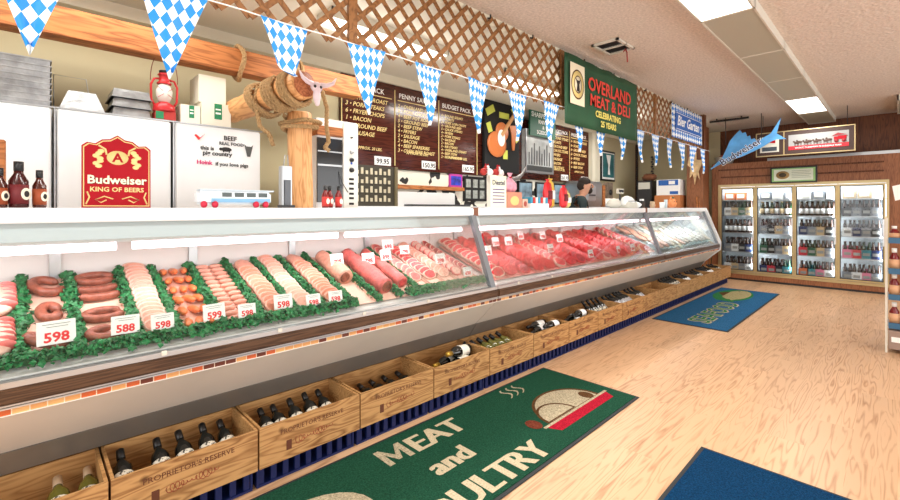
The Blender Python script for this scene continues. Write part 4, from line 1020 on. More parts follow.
def rope(pts, name, label, r=.016):
    # two-strand twist
    P = [Vector(p) for p in pts]; b = MB(); dense = []
    for i in range(len(P)-1):
        k = max(1, int((P[i+1]-P[i]).length/.008))
        for q in range(k): dense.append(P[i].lerp(P[i+1], q/k))
    dense.append(P[-1])
    for s in (0, 2*PI/3, 4*PI/3):
        q = []
        for i, p in enumerate(dense):
            t_ = (dense[min(i+1, len(dense)-1)]-dense[max(i-1, 0)]).normalized()
            a = t_.cross(Vector((.3, .5, .8))).normalized(); c = t_.cross(a); an = i*.55+s
            q.append(p+a*(math.cos(an)*r*.5)+c*(math.sin(an)*r*.5))
        b.tube(q, r*.62, 6)
    return tag(b.build(name, ROPE), label, 'rope')
def coil(s0, s1, turns, R, ph=0, tilt=0.0, n=22):
    pts = []
    for i in range(int(turns*n)+1):
        a = 2*PI*i/n+ph; s = s0+(s1-s0)*i/(turns*n)+tilt*math.sin(a)
        c = Vector((1.43, 2.98, 2.29))+LD*s
        pts.append(c+LS*(R*math.cos(a))+LU*(R*math.sin(a)*1.05-.008))
    return pts
rope(coil(.06, .15, 3, .122, 1, .03), 'rope_coil', 'jute rope coil wound round the front of the log')
rope(coil(.22, .36, 4, .122, 2, .05), 'rope_coil', 'jute rope coil in the middle of the log, bulkiest one')
rope(coil(.46, .55, 3, .128, .5, .07), 'rope_coil', 'loose jute rope coil furthest back on the log')
rope([(1.57+.03*math.sin(i*.7)-.12*math.cos(i*2*PI/22)*1.1, 3.33+.14*math.sin(i*2*PI/22), 2.12-i*.0022) for i in range(50)], 'rope_coil', 'jute rope coil round the top of the upright post')
rope([(1.27+.012*math.sin(i), 3.855+.12*math.cos(i*2*PI/18), 2.615+.14*math.sin(i*2*PI/18)) for i in range(38)], 'rope_loop', 'jute rope loop tied round the sawn beam, left of the folded pennant')
for k, l in enumerate(('left', 'middle', 'right')):
    x = 1.70+k*.045
    rope([(x, 3.855+.11*math.cos(a), 2.60+.15*math.sin(a)) for a in [i*2*PI/20 for i in range(21)]], 'rope_loop', 'jute rope loop hanging over the beam, %s one of three above the skull' % l)
rope([(1.735, 3.745, 2.56), (1.70, 3.5, 2.44), (1.69, 3.2, 2.33), (1.72, 3.18, 2.2), (1.71, 3.17, 2.05), (1.73, 3.17, 1.93), (1.70, 3.18, 1.88), (1.74, 3.18, 1.86)], 'rope_end', 'knotted jute rope end dangling right of the post')
rope([(1.27, 3.42, 2.33), (1.245, 3.41, 2.22), (1.27, 3.38, 2.02), (1.33, 3.36, 1.97), (1.36, 3.35, 1.88)], 'rope_end', 'jute rope end dangling left of the post')
t = thing('cattle_skull', 'small white horned cattle skull on the round log end', 'skull', (1.50, 2.925, 2.235)); t.scale = (1.3, 1.3, 1.25)
BONE = mat('bone', (226, 206, 212), .6, bump=.3)
b = MB(); b.ell((0, 0, .03), (.035, .02, .032)); b.ell((0, -.004, -.02), (.022, .017, .05)); b.ell((0, -.008, -.06), (.015, .012, .02)); b.build('skull_bone', BONE, t)
for s in (-1, 1):
    MB().tube([(s*.025, 0, .045), (s*.06, -.01, .05), (s*.09, -.02, .065), (s*.11, -.02, .10)], [.016, .014, .010, .003], 8).build('horn', BONE, t)
    MB().ell((s*.017, -.016, .03), (.008, .006, .009)).build('eye_socket', INK, t)

# ---------------------------------------------------------------- white upright coolers and what stands on them
def white_cabinet(x0, x1, label):
    t = thing('upright_freezer', label, 'freezer', (x0, 3.8, 0)); W = x1-x0
    MB().rbox(.006, W-.006, .05, .58, 0, 2.05, .006).build('body', mat('freezer_side', (226, 228, 228), .4), t)
    d = MB().rbox(.014, W-.014, 0, .048, .1, 2.045, .008).build('door', WHITE, t)
    MB().rbox(.03, .05, -.035, -.005, 1.0, 1.35, .004).build('door_handle', STEEL, d)
    MB().box(.0, .008, -.004, .05, .05, 2.05).box(0, W, -.006, .0, 2.046, 2.056).build('metal_edge', STEEL, t)
    return t
c1 = white_cabinet(-.6, .125, 'white upright freezer door behind the barbecue sauce bottles, far left')
c2 = white_cabinet(.125, .788, 'white upright freezer door behind the red beer sign')
c3 = white_cabinet(.788, 1.445, 'white upright freezer door carrying the pig country stickers')
CT = 2.058
t = thing('door_sticker', 'pig country stickers and steer head on the freezer door', 'sticker', (.86, 3.796, 1.435))
txt([('BEEF', .33, .515, .05, .02, 'CENTER'), ('REAL FOOD', .34, .475, .035, .02, 'CENTER'), ('this is', .16, .425, .042, .03, 'CENTER'), ('pig country', .235, .385, .047, .03, 'CENTER'), ('if you love pigs', .345, .305, .042, .02, 'CENTER')], INK, t, (0, 0, 0), RF)
txt([('Hoink', .14, .31, .044, .03, 'CENTER')], mat('magenta_ink', (214, 30, 110)), t, (0, 0, 0), RF, 'pink_word')
MB().ell((.30, 0, .44), (.042, .002, .018)).box(.275, .283, -.002, .001, .415, .435).box(.318, .326, -.002, .001, .415, .435).ell((.26, 0, .44), (.015, .002, .012)).build('pig_silhouette', INK, t)
MB().prism([(-.035, .045), (-.02, .03), (.02, .03), (.035, .045), (.025, 0), (.012, -.055), (-.012, -.055), (-.025, 0)], .003, T(.475, 0, .45)).build('steer_head', mat('charcoal_print', (80, 80, 78)), t)
MB().prism([(-.03, .015), (0, -.02), (.045, .035), (.01, .0), (-.02, .025)], .003, T(.10, 0, .515)).build('red_check', REDT, t)
# steel pans
PAN = mat('aged_aluminium', (158, 160, 162), .38, .75, bump=.3, bscale=30, var=.3, vscale=12)
def pan(name, x0, x1, y0, y1, z0, n, hgt, label, taper=.012, lip=True, upside=False):
    t = thing(name, label, 'pan', (x0, y0, z0)); W, D = x1-x0, y1-y0
    for k in range(n):
        zz = k*hgt/n; h2 = hgt/n*.93
        b = MB(); 
        a, z = (taper, 0) if not upside else (0, taper)
        P = [(a, a, zz), (W-a, a, zz), (W-a, D-a, zz), (a, D-a, zz), (z, z, zz+h2), (W-z, z, zz+h2), (W-z, D-z, zz+h2), (z, D-z, zz+h2)]
        b.poly(P, [(3, 2, 1, 0), (4, 5, 6, 7), (0, 1, 5, 4), (1, 2, 6, 5), (2, 3, 7, 6), (3, 0, 4, 7)])
        e = zz+h2 if not upside else zz
        b.box(-.006, W+.006, -.006, D+.006, e-.004 if not upside else e, e+.004)
        b.build('pan', PAN, t)
    return t
pan('pan_stack', -.20, .11, 3.84, 4.25, CT, 8, .30, 'large stack of dull aluminium pans at the far left', .006)
pan('loaf_pan', .15, .395, 3.86, 4.2, CT, 1, .15, 'single upturned aluminium pan with sloping sides beside the large stack', .05, upside=True)
pan('pan_stack', .43, .66, 3.86, 4.2, CT, 3, .20, 'stack of four shallow aluminium pans left of the red lantern', .012, upside=True)
tag(MB().tube([(.13, 4.0, CT+.0), (.13, 4.0, CT+.25), (.3, 4.0, CT+.25), (.33, 4.0, CT+.02)], .003, 6).build('wire_handle', STEEL), 'thin wire bail behind the upturned pan', 'wire')
# red lantern
t = thing('oil_lantern', 'red hurricane lantern with glass globe on the freezer top', 'lantern', (.745, 3.87, CT+.065))
LR = mat('lantern_red', (196, 44, 48), .35, .2)
MB().lathe([(.07, 0), (.075, .01), (.07, .05), (.04, .07), (.035, .075)], 20).build('fuel_tank', LR, t)
MB().lathe([(.035, .075), (.052, .12), (.055, .16), (.04, .2), (.034, .21)], 18).build('glass_globe', mat('frosty_globe', (226, 222, 214), .15), t)
MB().lathe([(.045, .21), (.05, .215), (.034, .235), (.034, .275), (.045, .28), (.03, .295)], 18).build('chimney', LR, t)
MB().lathe([(.03, .295), (.034, .30), (.034, .312), (.02, .318)], 16).build('chimney_cap', BLACK, t)
for s in (-1, 1): MB().tube([(s*.06, 0, .045), (s*.082, 0, .09), (s*.085, 0, .2), (s*.065, 0, .245), (s*.035, 0, .25)], .008, 8).build('side_tube', LR, t)
MB().tube([(s*.085*1.0, .0, .22) if False else (.088*math.cos(a), 0, .23+.235*math.sin(a)) for a in [PI*i/16 for i in range(17)]], .0028, 6).build('bail_handle', mat('rusty_wire', (130, 60, 44)), t)
MB().tube([(-.05, -.05, .1), (.05, -.05, .18)], .002, 5).tube([(.05, -.05, .1), (-.05, -.05, .18)], .002, 5).build('globe_guard', LR, t)
def carton(x0, x1, y0, y1, z0, z1, label, green=True):
    t = thing('cardboard_box', label, 'box', (x0, y0, z0)); W = x1-x0
    MB().rbox(0, W, 0, y1-y0, 0, z1-z0, .002).build('box', mat('cream_carton', (232, 228, 212), .7), t)
    if green:
        MB().box(W*.42, W*.68, -.0015, .0, (z1-z0)*.3, (z1-z0)*.98).build('green_tape', mat('tape_green', (30, 130, 84)), t)
        MB().box(W*.46, W*.64, -.0025, -.0016, (z1-z0)*.52, (z1-z0)*.6).box(W*.46, W*.64, -.0025, -.0016, (z1-z0)*.7, (z1-z0)*.76).build('tape_print', CARD, t)
    return t
carton(.845, .98, 3.83, 4.1, CT, 2.20, 'small cream carton with green tape right of the lantern')
carton(.985, 1.20, 3.81, 4.1, CT, 2.24, 'wider cream carton with green tape under the white box')
carton(.97, 1.17, 3.84, 4.1, 2.241, 2.46, 'white box standing on the two taped cartons, topmost of the three', False)
t = thing('small_box', 'small green and red box carrying the lantern', 'box', (.68, 3.81, CT)); MB().rbox(0, .13, 0, .13, 0, .064, .003).build('box', mat('clip_red', (180, 50, 44)), t); MB().box(.0, .05, -.002, 0, .005, .06).build('green_end', mat('tape_green', (30, 130, 84)), t)

# ---------------------------------------------------------------- things on the counter
CTZ = 1.401
t = thing('beer_sign', 'red shield shaped beer sign with gold rim standing against the freezers', 'sign', (.372, 3.12, CTZ))
S = [(-.158, 0), (.158, 0), (.158, .345), (.135, .365), (.10, .36), (.07, .385), (.035, .39), (0, .415), (-.035, .39), (-.07, .385), (-.10, .36), (-.135, .365), (-.158, .345)]
MB().prism(S, .012, I4).build('board', RED, t)
def inset(S, k, dz=.0): return [(x*k, .2+(z-.2)*k+dz) for x, z in S]
MB().prism(inset(S, .96), .002, T(0, -.007, 0)).build('gold_border', GOLD, t)
MB().prism(inset(S, .93), .002, T(0, -.0085, 0)).build('red_field', RED, t)
txt([('Budweiser', 0, .137, .064, .035, 'CENTER')], INK, t, (.002, -.0098, -.002), RF, 'lettering_shadow')
txt([('Budweiser', 0, .137, .064, .025, 'CENTER')], mat('sign_cream', (250, 240, 206)), t, (0, -.0112, 0), RF)
txt([('KING OF BEERS', 0, .092, .036, .02, 'CENTER')], GOLD, t, (0, -.0098, 0), RF, 'motto')
MB().lathe([(.05, 0), (.05, .0015)], 22, (0, 0, 0), T(0, -.0097, .285) @ RX(PI/2) @ Matrix.Diagonal((1, .8, 1, 1))).build('crest_ring', GOLD, t)
txt([('A', 0, .262, .07, .03, 'CENTER')], RED, t, (0, -.0125, 0), RF, 'crest_letter')
b = MB()
for s in (-1, 1):
    for q in range(7): b.ell((s*(.085+.012*math.sin(q*1.9)), -.0095, .235+q*.014), (.016, .002, .012), None, 8)
    b.tube([(s*.05, -.0095, .30), (s*.055, -.0095, .33), (s*.085, -.0095, .35)], .005, 6)
    b.tube([(s*.02, -.0095, .05), (s*.06, -.0095, .065), (s*.10, -.0095, .045), (s*.075, -.0095, .03), (s*.05, -.0095, .045)], .0035, 6)
    b.tube([(s*.14, -.0095, .02), (s*.125, -.0095, .06), (s*.135, -.0095, .09)], .004, 6)
b.build('hop_ornaments', GOLD, t)
bq = sauce_bottle('barbecue sauce bottle', BROWNG, BLACK, .18, .026, mat('amber_label', (150, 66, 28)), INK)
bl = sauce_bottle('large barbecue sauce bottle', mat('dark_red_sauce', (60, 16, 16), .15), BLACK, .215, .035, mat('maroon_label', (104, 20, 26)), INK)
bl.put((-.028, 2.86, CTZ), (0, 0, .8), 'wide mouthed dark red sauce bottle, tallest of the three at the far left')
bq.put((.043, 2.88, CTZ), (0, 0, .75), 'slim amber sauce bottle with oval label, rightmost of the three at the far left')
bq.put((-.089, 2.84, CTZ), (0, 0, .8), 'amber sauce bottle cut off by the left edge of the photo')
tag(MB().rbox(-.14, -.075, 3.05, 3.12, CTZ, 1.735, .004).build('wood_block', BEAMW), 'brown wooden upright behind the sauce bottles at the left edge', 'wood block')
hs = sauce_bottle('hot sauce bottle', REDB, BLACK, .16, .025, mat('hot_label', (190, 50, 44)), CARD)
for x, y, l in ((1.545, 2.88, 'leftmost of the three red hot sauce bottles right of the post'), (1.60, 2.92, 'middle of the three red hot sauce bottles right of the post'), (1.652, 2.88, 'rightmost of the three red hot sauce bottles, beside the white oven')):
    hs.put((x, y, CTZ), (0, 0, .35), l, 'red hot sauce bottles right of the post')
# toy bus
t = thing('toy_bus', 'silver and blue model bus with red wheels on the counter', 'toy bus', (.72, 2.86, CTZ)); t.scale = (1, 1, 1.2)
MB().rbox(.0, .43, 0, .09, .018, .085, .012).build('body', mat('bus_silver', (214, 222, 228), .3), t)
MB().rbox(.01, .45, .005, .085, .086, .094, .003).build('roof', mat('bus_roof', (196, 206, 214), .4), t)
MB().box(.07, .42, -.002, .0, .028, .048).build('blue_stripe', mat('bus_blue', (120, 166, 200)), t)
b = MB()
for i in range(4): b.box(.13+i*.072, .185+i*.072, -.002, 0, .056, .078)
b.build('window', mat('bus_window', (44, 54, 50), .1), t)
for x in (.03, .09, .33, .39): MB().lathe([(.017, 0), (.017, .018)], 14, (0, 0, 0), T(x, .008, .017) @ RX(PI/2)).build('wheel', mat('wheel_red', (196, 30, 60)), t)
# knife sharpener stand left of the post
t = thing('bag_sealer', 'upright grey steel dispenser left of the log post', 'dispenser', (1.30, 3.05, CTZ))
MB().rbox(0, .075, 0, .06, 0, .3, .004).build('column', STEEL, t); MB().rbox(-.01, .085, -.03, .06, 0, .02, .003).build('foot', BLACK, t)
MB().rbox(.015, .06, -.012, 0, .02, .20, .002).build('face_plate', STEELD, t); MB().tube([(.02, .02, .3), (.03, .02, .38), (.05, .02, .38), (.055, .02, .3)], .004, 6).build('hook', STEEL, t)
# white oven right of the post
t = thing('smoker_oven', 'tall white oven with wood topped dark window and knob panel', 'oven', (1.76, 3.42, 0))
MB().rbox(0, .40, .01, .5, 0, 2.17, .006).build('body', WHITE, t)
MB().rbox(.245, .395, -.008, .009, 1.3, 2.16, .003).build('control_panel', mat('oven_panel', (232, 230, 222), .4), t)
MB().box(.0, .235, -.006, .009, 1.45, 2.0).build('door_window', mat('oven_window', (34, 34, 36), .12), t)
MB().box(.0, .235, -.012, -.006, 1.76, 1.775).box(.0, .235, -.012, -.006, 1.88, 1.89).build('rack_bars', STEEL, t)
MB().rbox(-.01, .235, -.02, .2, 2.02, 2.10, .004).build('wood_rail', BEAMW, t)
for zz, r_, m_ in ((2.03, .008, BLACK), (1.83, .02, BLACK), (1.90, .018, STEEL), (1.74, .022, BLACK)):
    MB().lathe([(r_, 0), (r_*.9, .018)], 14, (0, 0, 0), T(.325, -.008, zz) @ RX(PI/2)).build('knob', m_, t)
b = MB()
for zz in (1.66, 1.62, 1.575, 1.53, 1.49, 1.44): b.rbox(.30, .35, -.012, -.008, zz-.012, zz+.008, .002)
b.build('switches', INK, t)
MB().rbox(.315, .335, -.013, -.008, 1.79, 1.81, .002).build('blue_button', mat('button_blue', (30, 90, 190)), t)
MB().tube([(.20, -.01, 1.72), (.22, -.03, 1.62), (.27, -.03, 1.55), (.29, -.01, 1.54)], .004, 6).build('cable', BLACK, t)
# back counter below the menus (hidden behind the case, carries the machines)
t = thing('back_counter', 'long back counter along the menu wall, mostly hidden behind the cases', 'counter', (2.3, 3.97, 0))
MB().rbox(0, 6.7, .02, .42, 0, 1.38, .004).build('cabinet', CREAM, t); MB().rbox(-.01, 6.72, 0, .42, 1.381, 1.42, .004).build('counter_top', TOPW, t)

# ---------------------------------------------------------------- menu wall
def board(x0, x1, z0, z1, head, lines, price, label, foot=None, y=4.34):
    t = thing('menu_board', label, 'menu board', (x0, y, z0)); W, Hh = x1-x0, z1-z0
    MB().rbox(.002, W-.002, 0, .05, 0, Hh, .003).build('board', BOARD, t)
    MB().box(.0, .010, -.006, -.0005, .04, Hh-.06).box(.05, W-.04, -.004, -.0005, Hh-.185, Hh-.175).build('gold_rule', GOLD, t)
    txt([(head, .07, Hh-.145, .085, .012, 'LEFT')], CARD, t, (0, -.001, 0), RF, 'heading')
    L = []; n = len(lines); dz = min(.082, (Hh-.42)/n)
    for i, s in enumerate(lines): L.append((s, .05, Hh-.265-i*dz, min(dz*1.02, .07), .012, 'LEFT', .25))
    if foot: L.append((foot, W*.5, .20, .05, .01, 'CENTER', .25))
    txt(L, GOLD, t, (0, -.001, 0), RF, 'menu_lettering')
    c = MB().rbox(W-.30, W-.06, -.012, -.001, .03, .135, .002).build('price_card', CARD, t)
    txt([(price, W-.18, .05, .085, .02, 'CENTER')], INK, c, (0, -.0125, 0), RF)
    return t
Z0m, Z1m = 1.885, 2.92
board(2.52, 3.26, Z0m, Z1m, 'FAMILY PACK', ['2 • CHUCK ROAST', '3 • PORK STEAKS', '6 • FRYER CHOPS', '1 • BACON', '3 • GROUND BEEF', '1 • SAUSAGE'], '99.95', 'menu board priced 99.95, first from the left', 'APPROX. 20 LBS.')
board(3.26, 4.0, Z0m, Z1m, 'PENNY SAVER', ['2 • OVERLAND STEAKS', '3 • PORK CHOPS', '4 • BEEF POT ROAST', '5 • GROUND BEEF', '2 • BEEF STEW', '4 • FRYERS', '2 • SAUSAGE', '2 • BACON', '4 • BEEF SPARERIBS', '3 • OVEN BEEF ROAST'], '150.95', 'menu board priced 150.95, headed PENNY SAVER', 'APPROX. 30 LBS.')
board(4.0, 4.76, Z0m, Z1m, 'BUDGET PACK', ['4 • ROUND STEAKS', '2 • ROASTS', '2 • PORK LOIN CHOPS', '4 • GROUND BEEF', '5 • CHUCK STEAKS', '4 • FRYERS', '2 • PORK STEAKS', '2 • SAUSAGE', '2 • BACON', '5 • RIB STEAKS', '4 • OVERLAND STEAKS', '4 • BEEF STEW', '2 • BEEF SPARERIBS'], '165.95', 'menu board priced 165.95, headed BUDGET PACK', 'APPROX. 40 LBS.')
t = thing('menu_board', 'plain dark board strip behind the guitar display and mirror', 'menu board', (4.76, 4.34, Z0m)); MB().rbox(.004, 1.914, 0, .05, 0, 1.0, .003).build('board', BOARD, t); MB().box(.01, .02, -.006, -.0005, 0, 1.0).build('gold_rule', GOLD, t)
board(6.68, 7.38, Z0m, Z1m, 'BUDGET PACK', ['4 • ROUND STEAKS', '2 • ROASTS', '4 • GROUND BEEF', '5 • CHUCK STEAKS', '4 • FRYERS', '2 • SAUSAGE', '2 • BACON', '5 • RIB STEAKS'], '265.95', 'menu board right of the mirror, second from the right end', 'APPROX. 60 LBS.')
board(7.38, 8.12, Z0m, Z1m, 'FREEZER PACK', ['6 • ROUND STEAKS', '6 • ROASTS', '6 • GROUND BEEF', '6 • CHUCK STEAKS', '6 • FRYERS', '6 • BEEF BACON', '4 • BEEF STEW'], '299.95', 'rightmost menu board, next to the white pilasters', 'APPROX. 90 LBS.')
# black guitar board
t = thing('guitar_display', 'black board with a toy guitar and yellow tags between the menus', 'display board', (4.86, 4.26, 1.95))
MB().rbox(0, .84, 0, .05, 0, 1.12, .004).build('board', mat('matt_black', (16, 16, 17), .8), t)
GW = mat('guitar_orange', (206, 118, 62), .3)
gb_ = arc(.26, .50, .15, .17, 0, 2*PI, 20)[:-1]
b = MB(); b.ell((.26, -.02, .42), (.23, .02, .20)); b.ell((.38, -.02, .62), (.16, .02, .15)); b.build('guitar_body', GW, t)
MB().ell((.34, -.042, .52), (.09, .006, .13)).build('pickguard', CARD, t)
MB().box(0, .56, -.012, .012, -.028, .028, T(.34, -.045, .56) @ RY(-.85)).build('guitar_neck', mat('neck_tan', (214, 160, 104)), t)
MB().prism([(-.1, .12), (.08, .14), (.06, -.02), (.02, -.26), (-.02, -.26), (-.05, 0)], .02, T(.66, -.02, .62)).build('ham_leg', GW, t)
YT = mat('yellow_tag', (206, 214, 90))
for (x, z, w_, h_, a) in ((.12, .92, .2, .11, -.5), (.45, .88, .24, .09, 0), (.72, .98, .16, .13, .9), (.10, .66, .1, .15, -.4), (.48, .28, .11, .14, 0), (.76, .56, .12, .1, .9)):
    d = MB().box(-w_/2, w_/2, -.004, 0, -h_/2, h_/2, T(x, -.004, z) @ RY(a)).build('yellow_tag', YT, t)
# mirror / case and green sign
t = thing('wall_mirror', 'silver framed glass display case on the menu wall', 'display case', (5.86, 4.24, 1.99))
MB().rbox(0, .82, .02, .09, 0, .72, .003).build('case_body', mat('mirror_grey', (208, 212, 212), .25, .3, var=.35, vscale=3), t)
b = MB(); b.box(0, .82, 0, .02, 0, .03).box(0, .82, 0, .02, .69, .72).box(0, .03, 0, .02, .03, .69).box(.79, .82, 0, .02, .03, .69); b.build('frame', ALU, t)
b = MB()
for i in range(9): b.box(.1+i*.075, .115+i*.075, .008, .018, .14, .14+.2+.2*((i*7) % 5)/5)
b.build('hanging_tools', mat('tool_dark', (110, 112, 112), .3, .6), t)
MB().box(.05, .78, .006, .018, .04, .12).build('tool_tray', mat('tool_black', (60, 62, 62)), t)
t = thing('green_sign', 'dark green sign lettered SHARPENING KNIVES & SCISSORS', 'sign', (5.92, 4.20, 2.60))
MB().rbox(0, .76, 0, .03, 0, .46, .003).build('board', mat('sign_green', (18, 92, 66), .5), t)
txt([('SHARPENING', .38, .32, .115, .015, 'CENTER'), ('KNIVES', .38, .22, .09, .02, 'CENTER'), ('&', .38, .135, .08, .02, 'CENTER'), ('SCISSORS', .38, .045, .09, .02, 'CENTER')], CARD, t, (0, -.001, 0), RF)
# cow print strip, shelf, chalkboard, pictures
COW = bpy.data.materials.new('cow_print'); COW.use_nodes = True; _n = COW.node_tree
_tc = _n.nodes.new('ShaderNodeTexCoord'); _ns = _n.nodes.new('ShaderNodeTexNoise'); _ns.inputs['Scale'].default_value = 7; _ns.inputs['Detail'].default_value = 1
_cr = _n.nodes.new('ShaderNodeValToRGB'); _cr.color_ramp.interpolation = 'CONSTANT'; _cr.color_ramp.elements[0].color = lin((30, 28, 28)); _cr.color_ramp.elements[1].position = .45; _cr.color_ramp.elements[1].color = lin((238, 234, 220))
_n.links.new(_tc.outputs['Object'], _ns.inputs['Vector']); _n.links.new(_ns.outputs[0], _cr.inputs[0]); _n.links.new(_cr.outputs[0], _n.nodes['Principled BSDF'].inputs['Base Color'])
tag(MB().box(2.45, 6.6, 4.37, 4.398, 1.42, 1.88).build('cow_print_panel', COW), 'black and white cow print panel on the wall under the menus', 'wall panel')
tag(MB().rbox(2.95, 4.45, 4.28, 4.37, 1.64, 1.69, .003).build('wall_shelf', BEAMW), 'narrow brown wooden shelf across the cow print', 'shelf')
tag(MB().rbox(3.13, 4.2, 4.22, 4.3, 1.421, 1.60, .004).build('paper_roll_box', mat('white_box', (240, 240, 240))), 'long white box on the back counter under the wooden shelf', 'box')
tag(MB().rbox(3.3, 4.3, 4.02, 4.2, 1.421, 1.445, .004).build('knife_tray', STEELD), 'flat dark metal tray on the back counter', 'tray')
t = thing('tool_rack', 'dark olive board hung with small tools, beside the white oven', 'tool board', (2.42, 4.05, 1.421))
MB().rbox(0, .66, 0, .03, 0, .45, .003).build('board', mat('olive_dark', (58, 52, 40), .7), t)
b = MB()
for i in range(9):
    for j in range(4): b.box(.05+i*.06, .08+i*.06, -.008, 0, .05+j*.1, .09+j*.1+.03*((i+j) % 2))
b.build('hanging_tools', mat('tool_pale', (196, 186, 160), .5), t)
MB().rbox(.62, .66, -.02, 0, 0, .45, .003).build('side_rail', mat('khaki_rail', (110, 98, 70)), t)
t = thing('framed_picture', 'small blue and magenta picture on the cow print wall', 'picture', (4.22, 4.35, 1.69)); MB().rbox(0, .26, 0, .02, 0, .19, .003).build('frame', mat('magenta_frame', (190, 60, 150)), t)
MB().box(.03, .23, -.003, -.0005, .03, .16).build('print', mat('blue_print', (50, 60, 180), .5, var=.8, vscale=14), t)
t = thing('photo_frame', 'black collage frame holding six small photographs', 'picture frame', (4.50, 4.34, 1.50)); MB().rbox(0, .50, 0, .025, 0, .36, .003).build('frame', BLACK, t)
for i in range(3):
    for j in range(2): MB().box(.04+i*.15, .14+i*.15, -.003, -.0005, .04+j*.16, .16+j*.16).build('photograph', mat('grey_photo', (150, 154, 148), .5, var=.5, vscale=18), t)
for k, (x, w_, l) in enumerate(((5.06, .3, 'dark framed photo wall picture right of the collage frame'), (5.42, .32, 'blue toned photo picture above the paper sign'), (5.8, .4, 'blue toned photo picture left of the red bags'), (6.3, .45, 'grey photo picture behind the red bags'), (6.85, .4, 'dark photo picture left of the shop worker'))):
    t = thing('framed_picture', l, 'picture', (x, 4.35, 1.47)); MB().rbox(0, w_, 0, .02, 0, .38, .003).build('frame', BLACK, t); MB().box(.03, w_-.03, -.003, -.0005, .03, .35).build('print', mat('photo_print_%d' % k, (120, 144, 160), .4, var=.6, vscale=8), t)
t = thing('framed_picture', 'teal and white framed picture on the wall beyond the menus', 'picture', (8.68, 4.35, 1.98)); MB().rbox(0, .64, 0, .03, 0, .65, .004).build('frame', BLACK, t)
MB().box(.04, .60, -.003, -.0005, .04, .61).build('mount', CARD, t); MB().box(.06, .58, -.005, -.0035, .08, .59).build('print', mat('teal_print', (40, 104, 110), .5, var=.4, vscale=5), t)
MB().prism([(-.12, .22), (.1, .22), (.03, -.05), (.06, -.2), (-.04, -.2), (-.02, 0)], .003, T(.33, -.006, .34)).build('white_figure', CARD, t)

# items standing on the middle and far counter tops
t = thing('paper_sign', 'white and yellow standing Diestel price sign on the middle counter', 'sign', (3.33, 2.84, CTZ))
MB().rbox(0, .25, 0, .006, 0, .33, .001).build('card', mat('pale_yellow_card', (238, 236, 208)), t); txt([('Diestel', .125, .235, .07, .02, 'CENTER')], mat('navy_ink', (20, 26, 70)), t, (0, -.001, 0), RF)
b = MB()
for i in range(5): b.box(.03, .22, -.0015, 0, .05+i*.033, .062+i*.033)
b.build('printed_lines', mat('purple_ink', (110, 90, 130)), t); MB().box(0.02, .23, .006, .06, 0, .004).build('foot', CARD, t)
t = thing('rooster_ornament', 'red and white rooster ornaments above the paper sign', 'ornament', (3.50, 3.1, CTZ))
MB().rbox(.10, .20, -.03, .03, 0, .36, .004).build('pedestal', mat('pedestal_white', (220, 214, 204)), t)
for i, x in enumerate((.02, .12, .22, .31)):
    b = MB(); b.ell((x, 0, .39), (.045, .03, .04), wob=.05); b.ell((x+.03*(-1)**i, 0, .44), (.018, .016, .022)); b.build('rooster_body', (CARD if i % 2 else mat('barn_red', (170, 40, 34))), t)
    MB().ell((x+.03*(-1)**i, 0, .468), (.012, .006, .012)).build('comb', RED, t)
t = thing('curved_horn', 'grey curved horn in front of the glass display case', 'horn', (3.85, 3.1, CTZ)); MB().tube([(0, 0, .32), (.12, 0, .32), (.25, 0, .34), (.36, 0, .40), (.44, 0, .50)], [.035, .034, .028, .018, .004], 10).build('horn', mat('horn_grey', (110, 106, 104), .35), t); MB().rbox(-.02, .03, -.03, .03, 0, .32, .003).build('stand', mat('pedestal_white', (220, 214, 204)), t)
def snack_box(x, w_, h_, rgb, rgb2, label):
    t = thing('snack_box', label, 'box', (x, 2.86, CTZ)); MB().rbox(0, w_, 0, .14, 0, h_, .003).build('box', mat('sb%s' % str(rgb), rgb, .5), t)
    MB().ell((w_*.5, -.001, h_*.45), (w_*.3, .003, h_*.3)).build('printed_front', mat('sb%s' % str(rgb2), rgb2, .5), t); return t
snack_box(3.62, .26, .17, (196, 132, 108), (236, 190, 120), 'tan snack box with round orange print, left of the pink bag')
snack_box(3.89, .10, .10, (206, 170, 150), (160, 70, 60), 'small tan and red snack box')
t = thing('gift_bag', 'pink and white wrapped bag standing on the snack boxes', 'gift bag', (3.78, 2.95, 1.572)); MB().lathe([(.07, 0), (.10, .04), (.10, .09), (.03, .15), (.015, .17), (.04, .21)], 14, (0, 0, 0), Matrix.Diagonal((1, .6, 1, 1))).build('bag', mat('pink_wrap', (214, 150, 170), .3, var=.3, vscale=20), t)
MB().ell((0, -.01, .16), (.02, .02, .01)).build('tie', RED, t)
t = thing('jerky_display', 'white tray of small blue and red packets on the middle counter', 'display tray', (4.02, 2.84, CTZ)); MB().rbox(0, .36, 0, .16, 0, .05, .003).build('tray', CARD, t)
for i in range(7): MB().rbox(.01+i*.05, .05+i*.05, .01, .13, .05, .12, .002).build('packet', mat('pk%d' % (i % 3), ((60, 150, 180), (210, 60, 50), (230, 230, 224))[i % 3], .4), t)
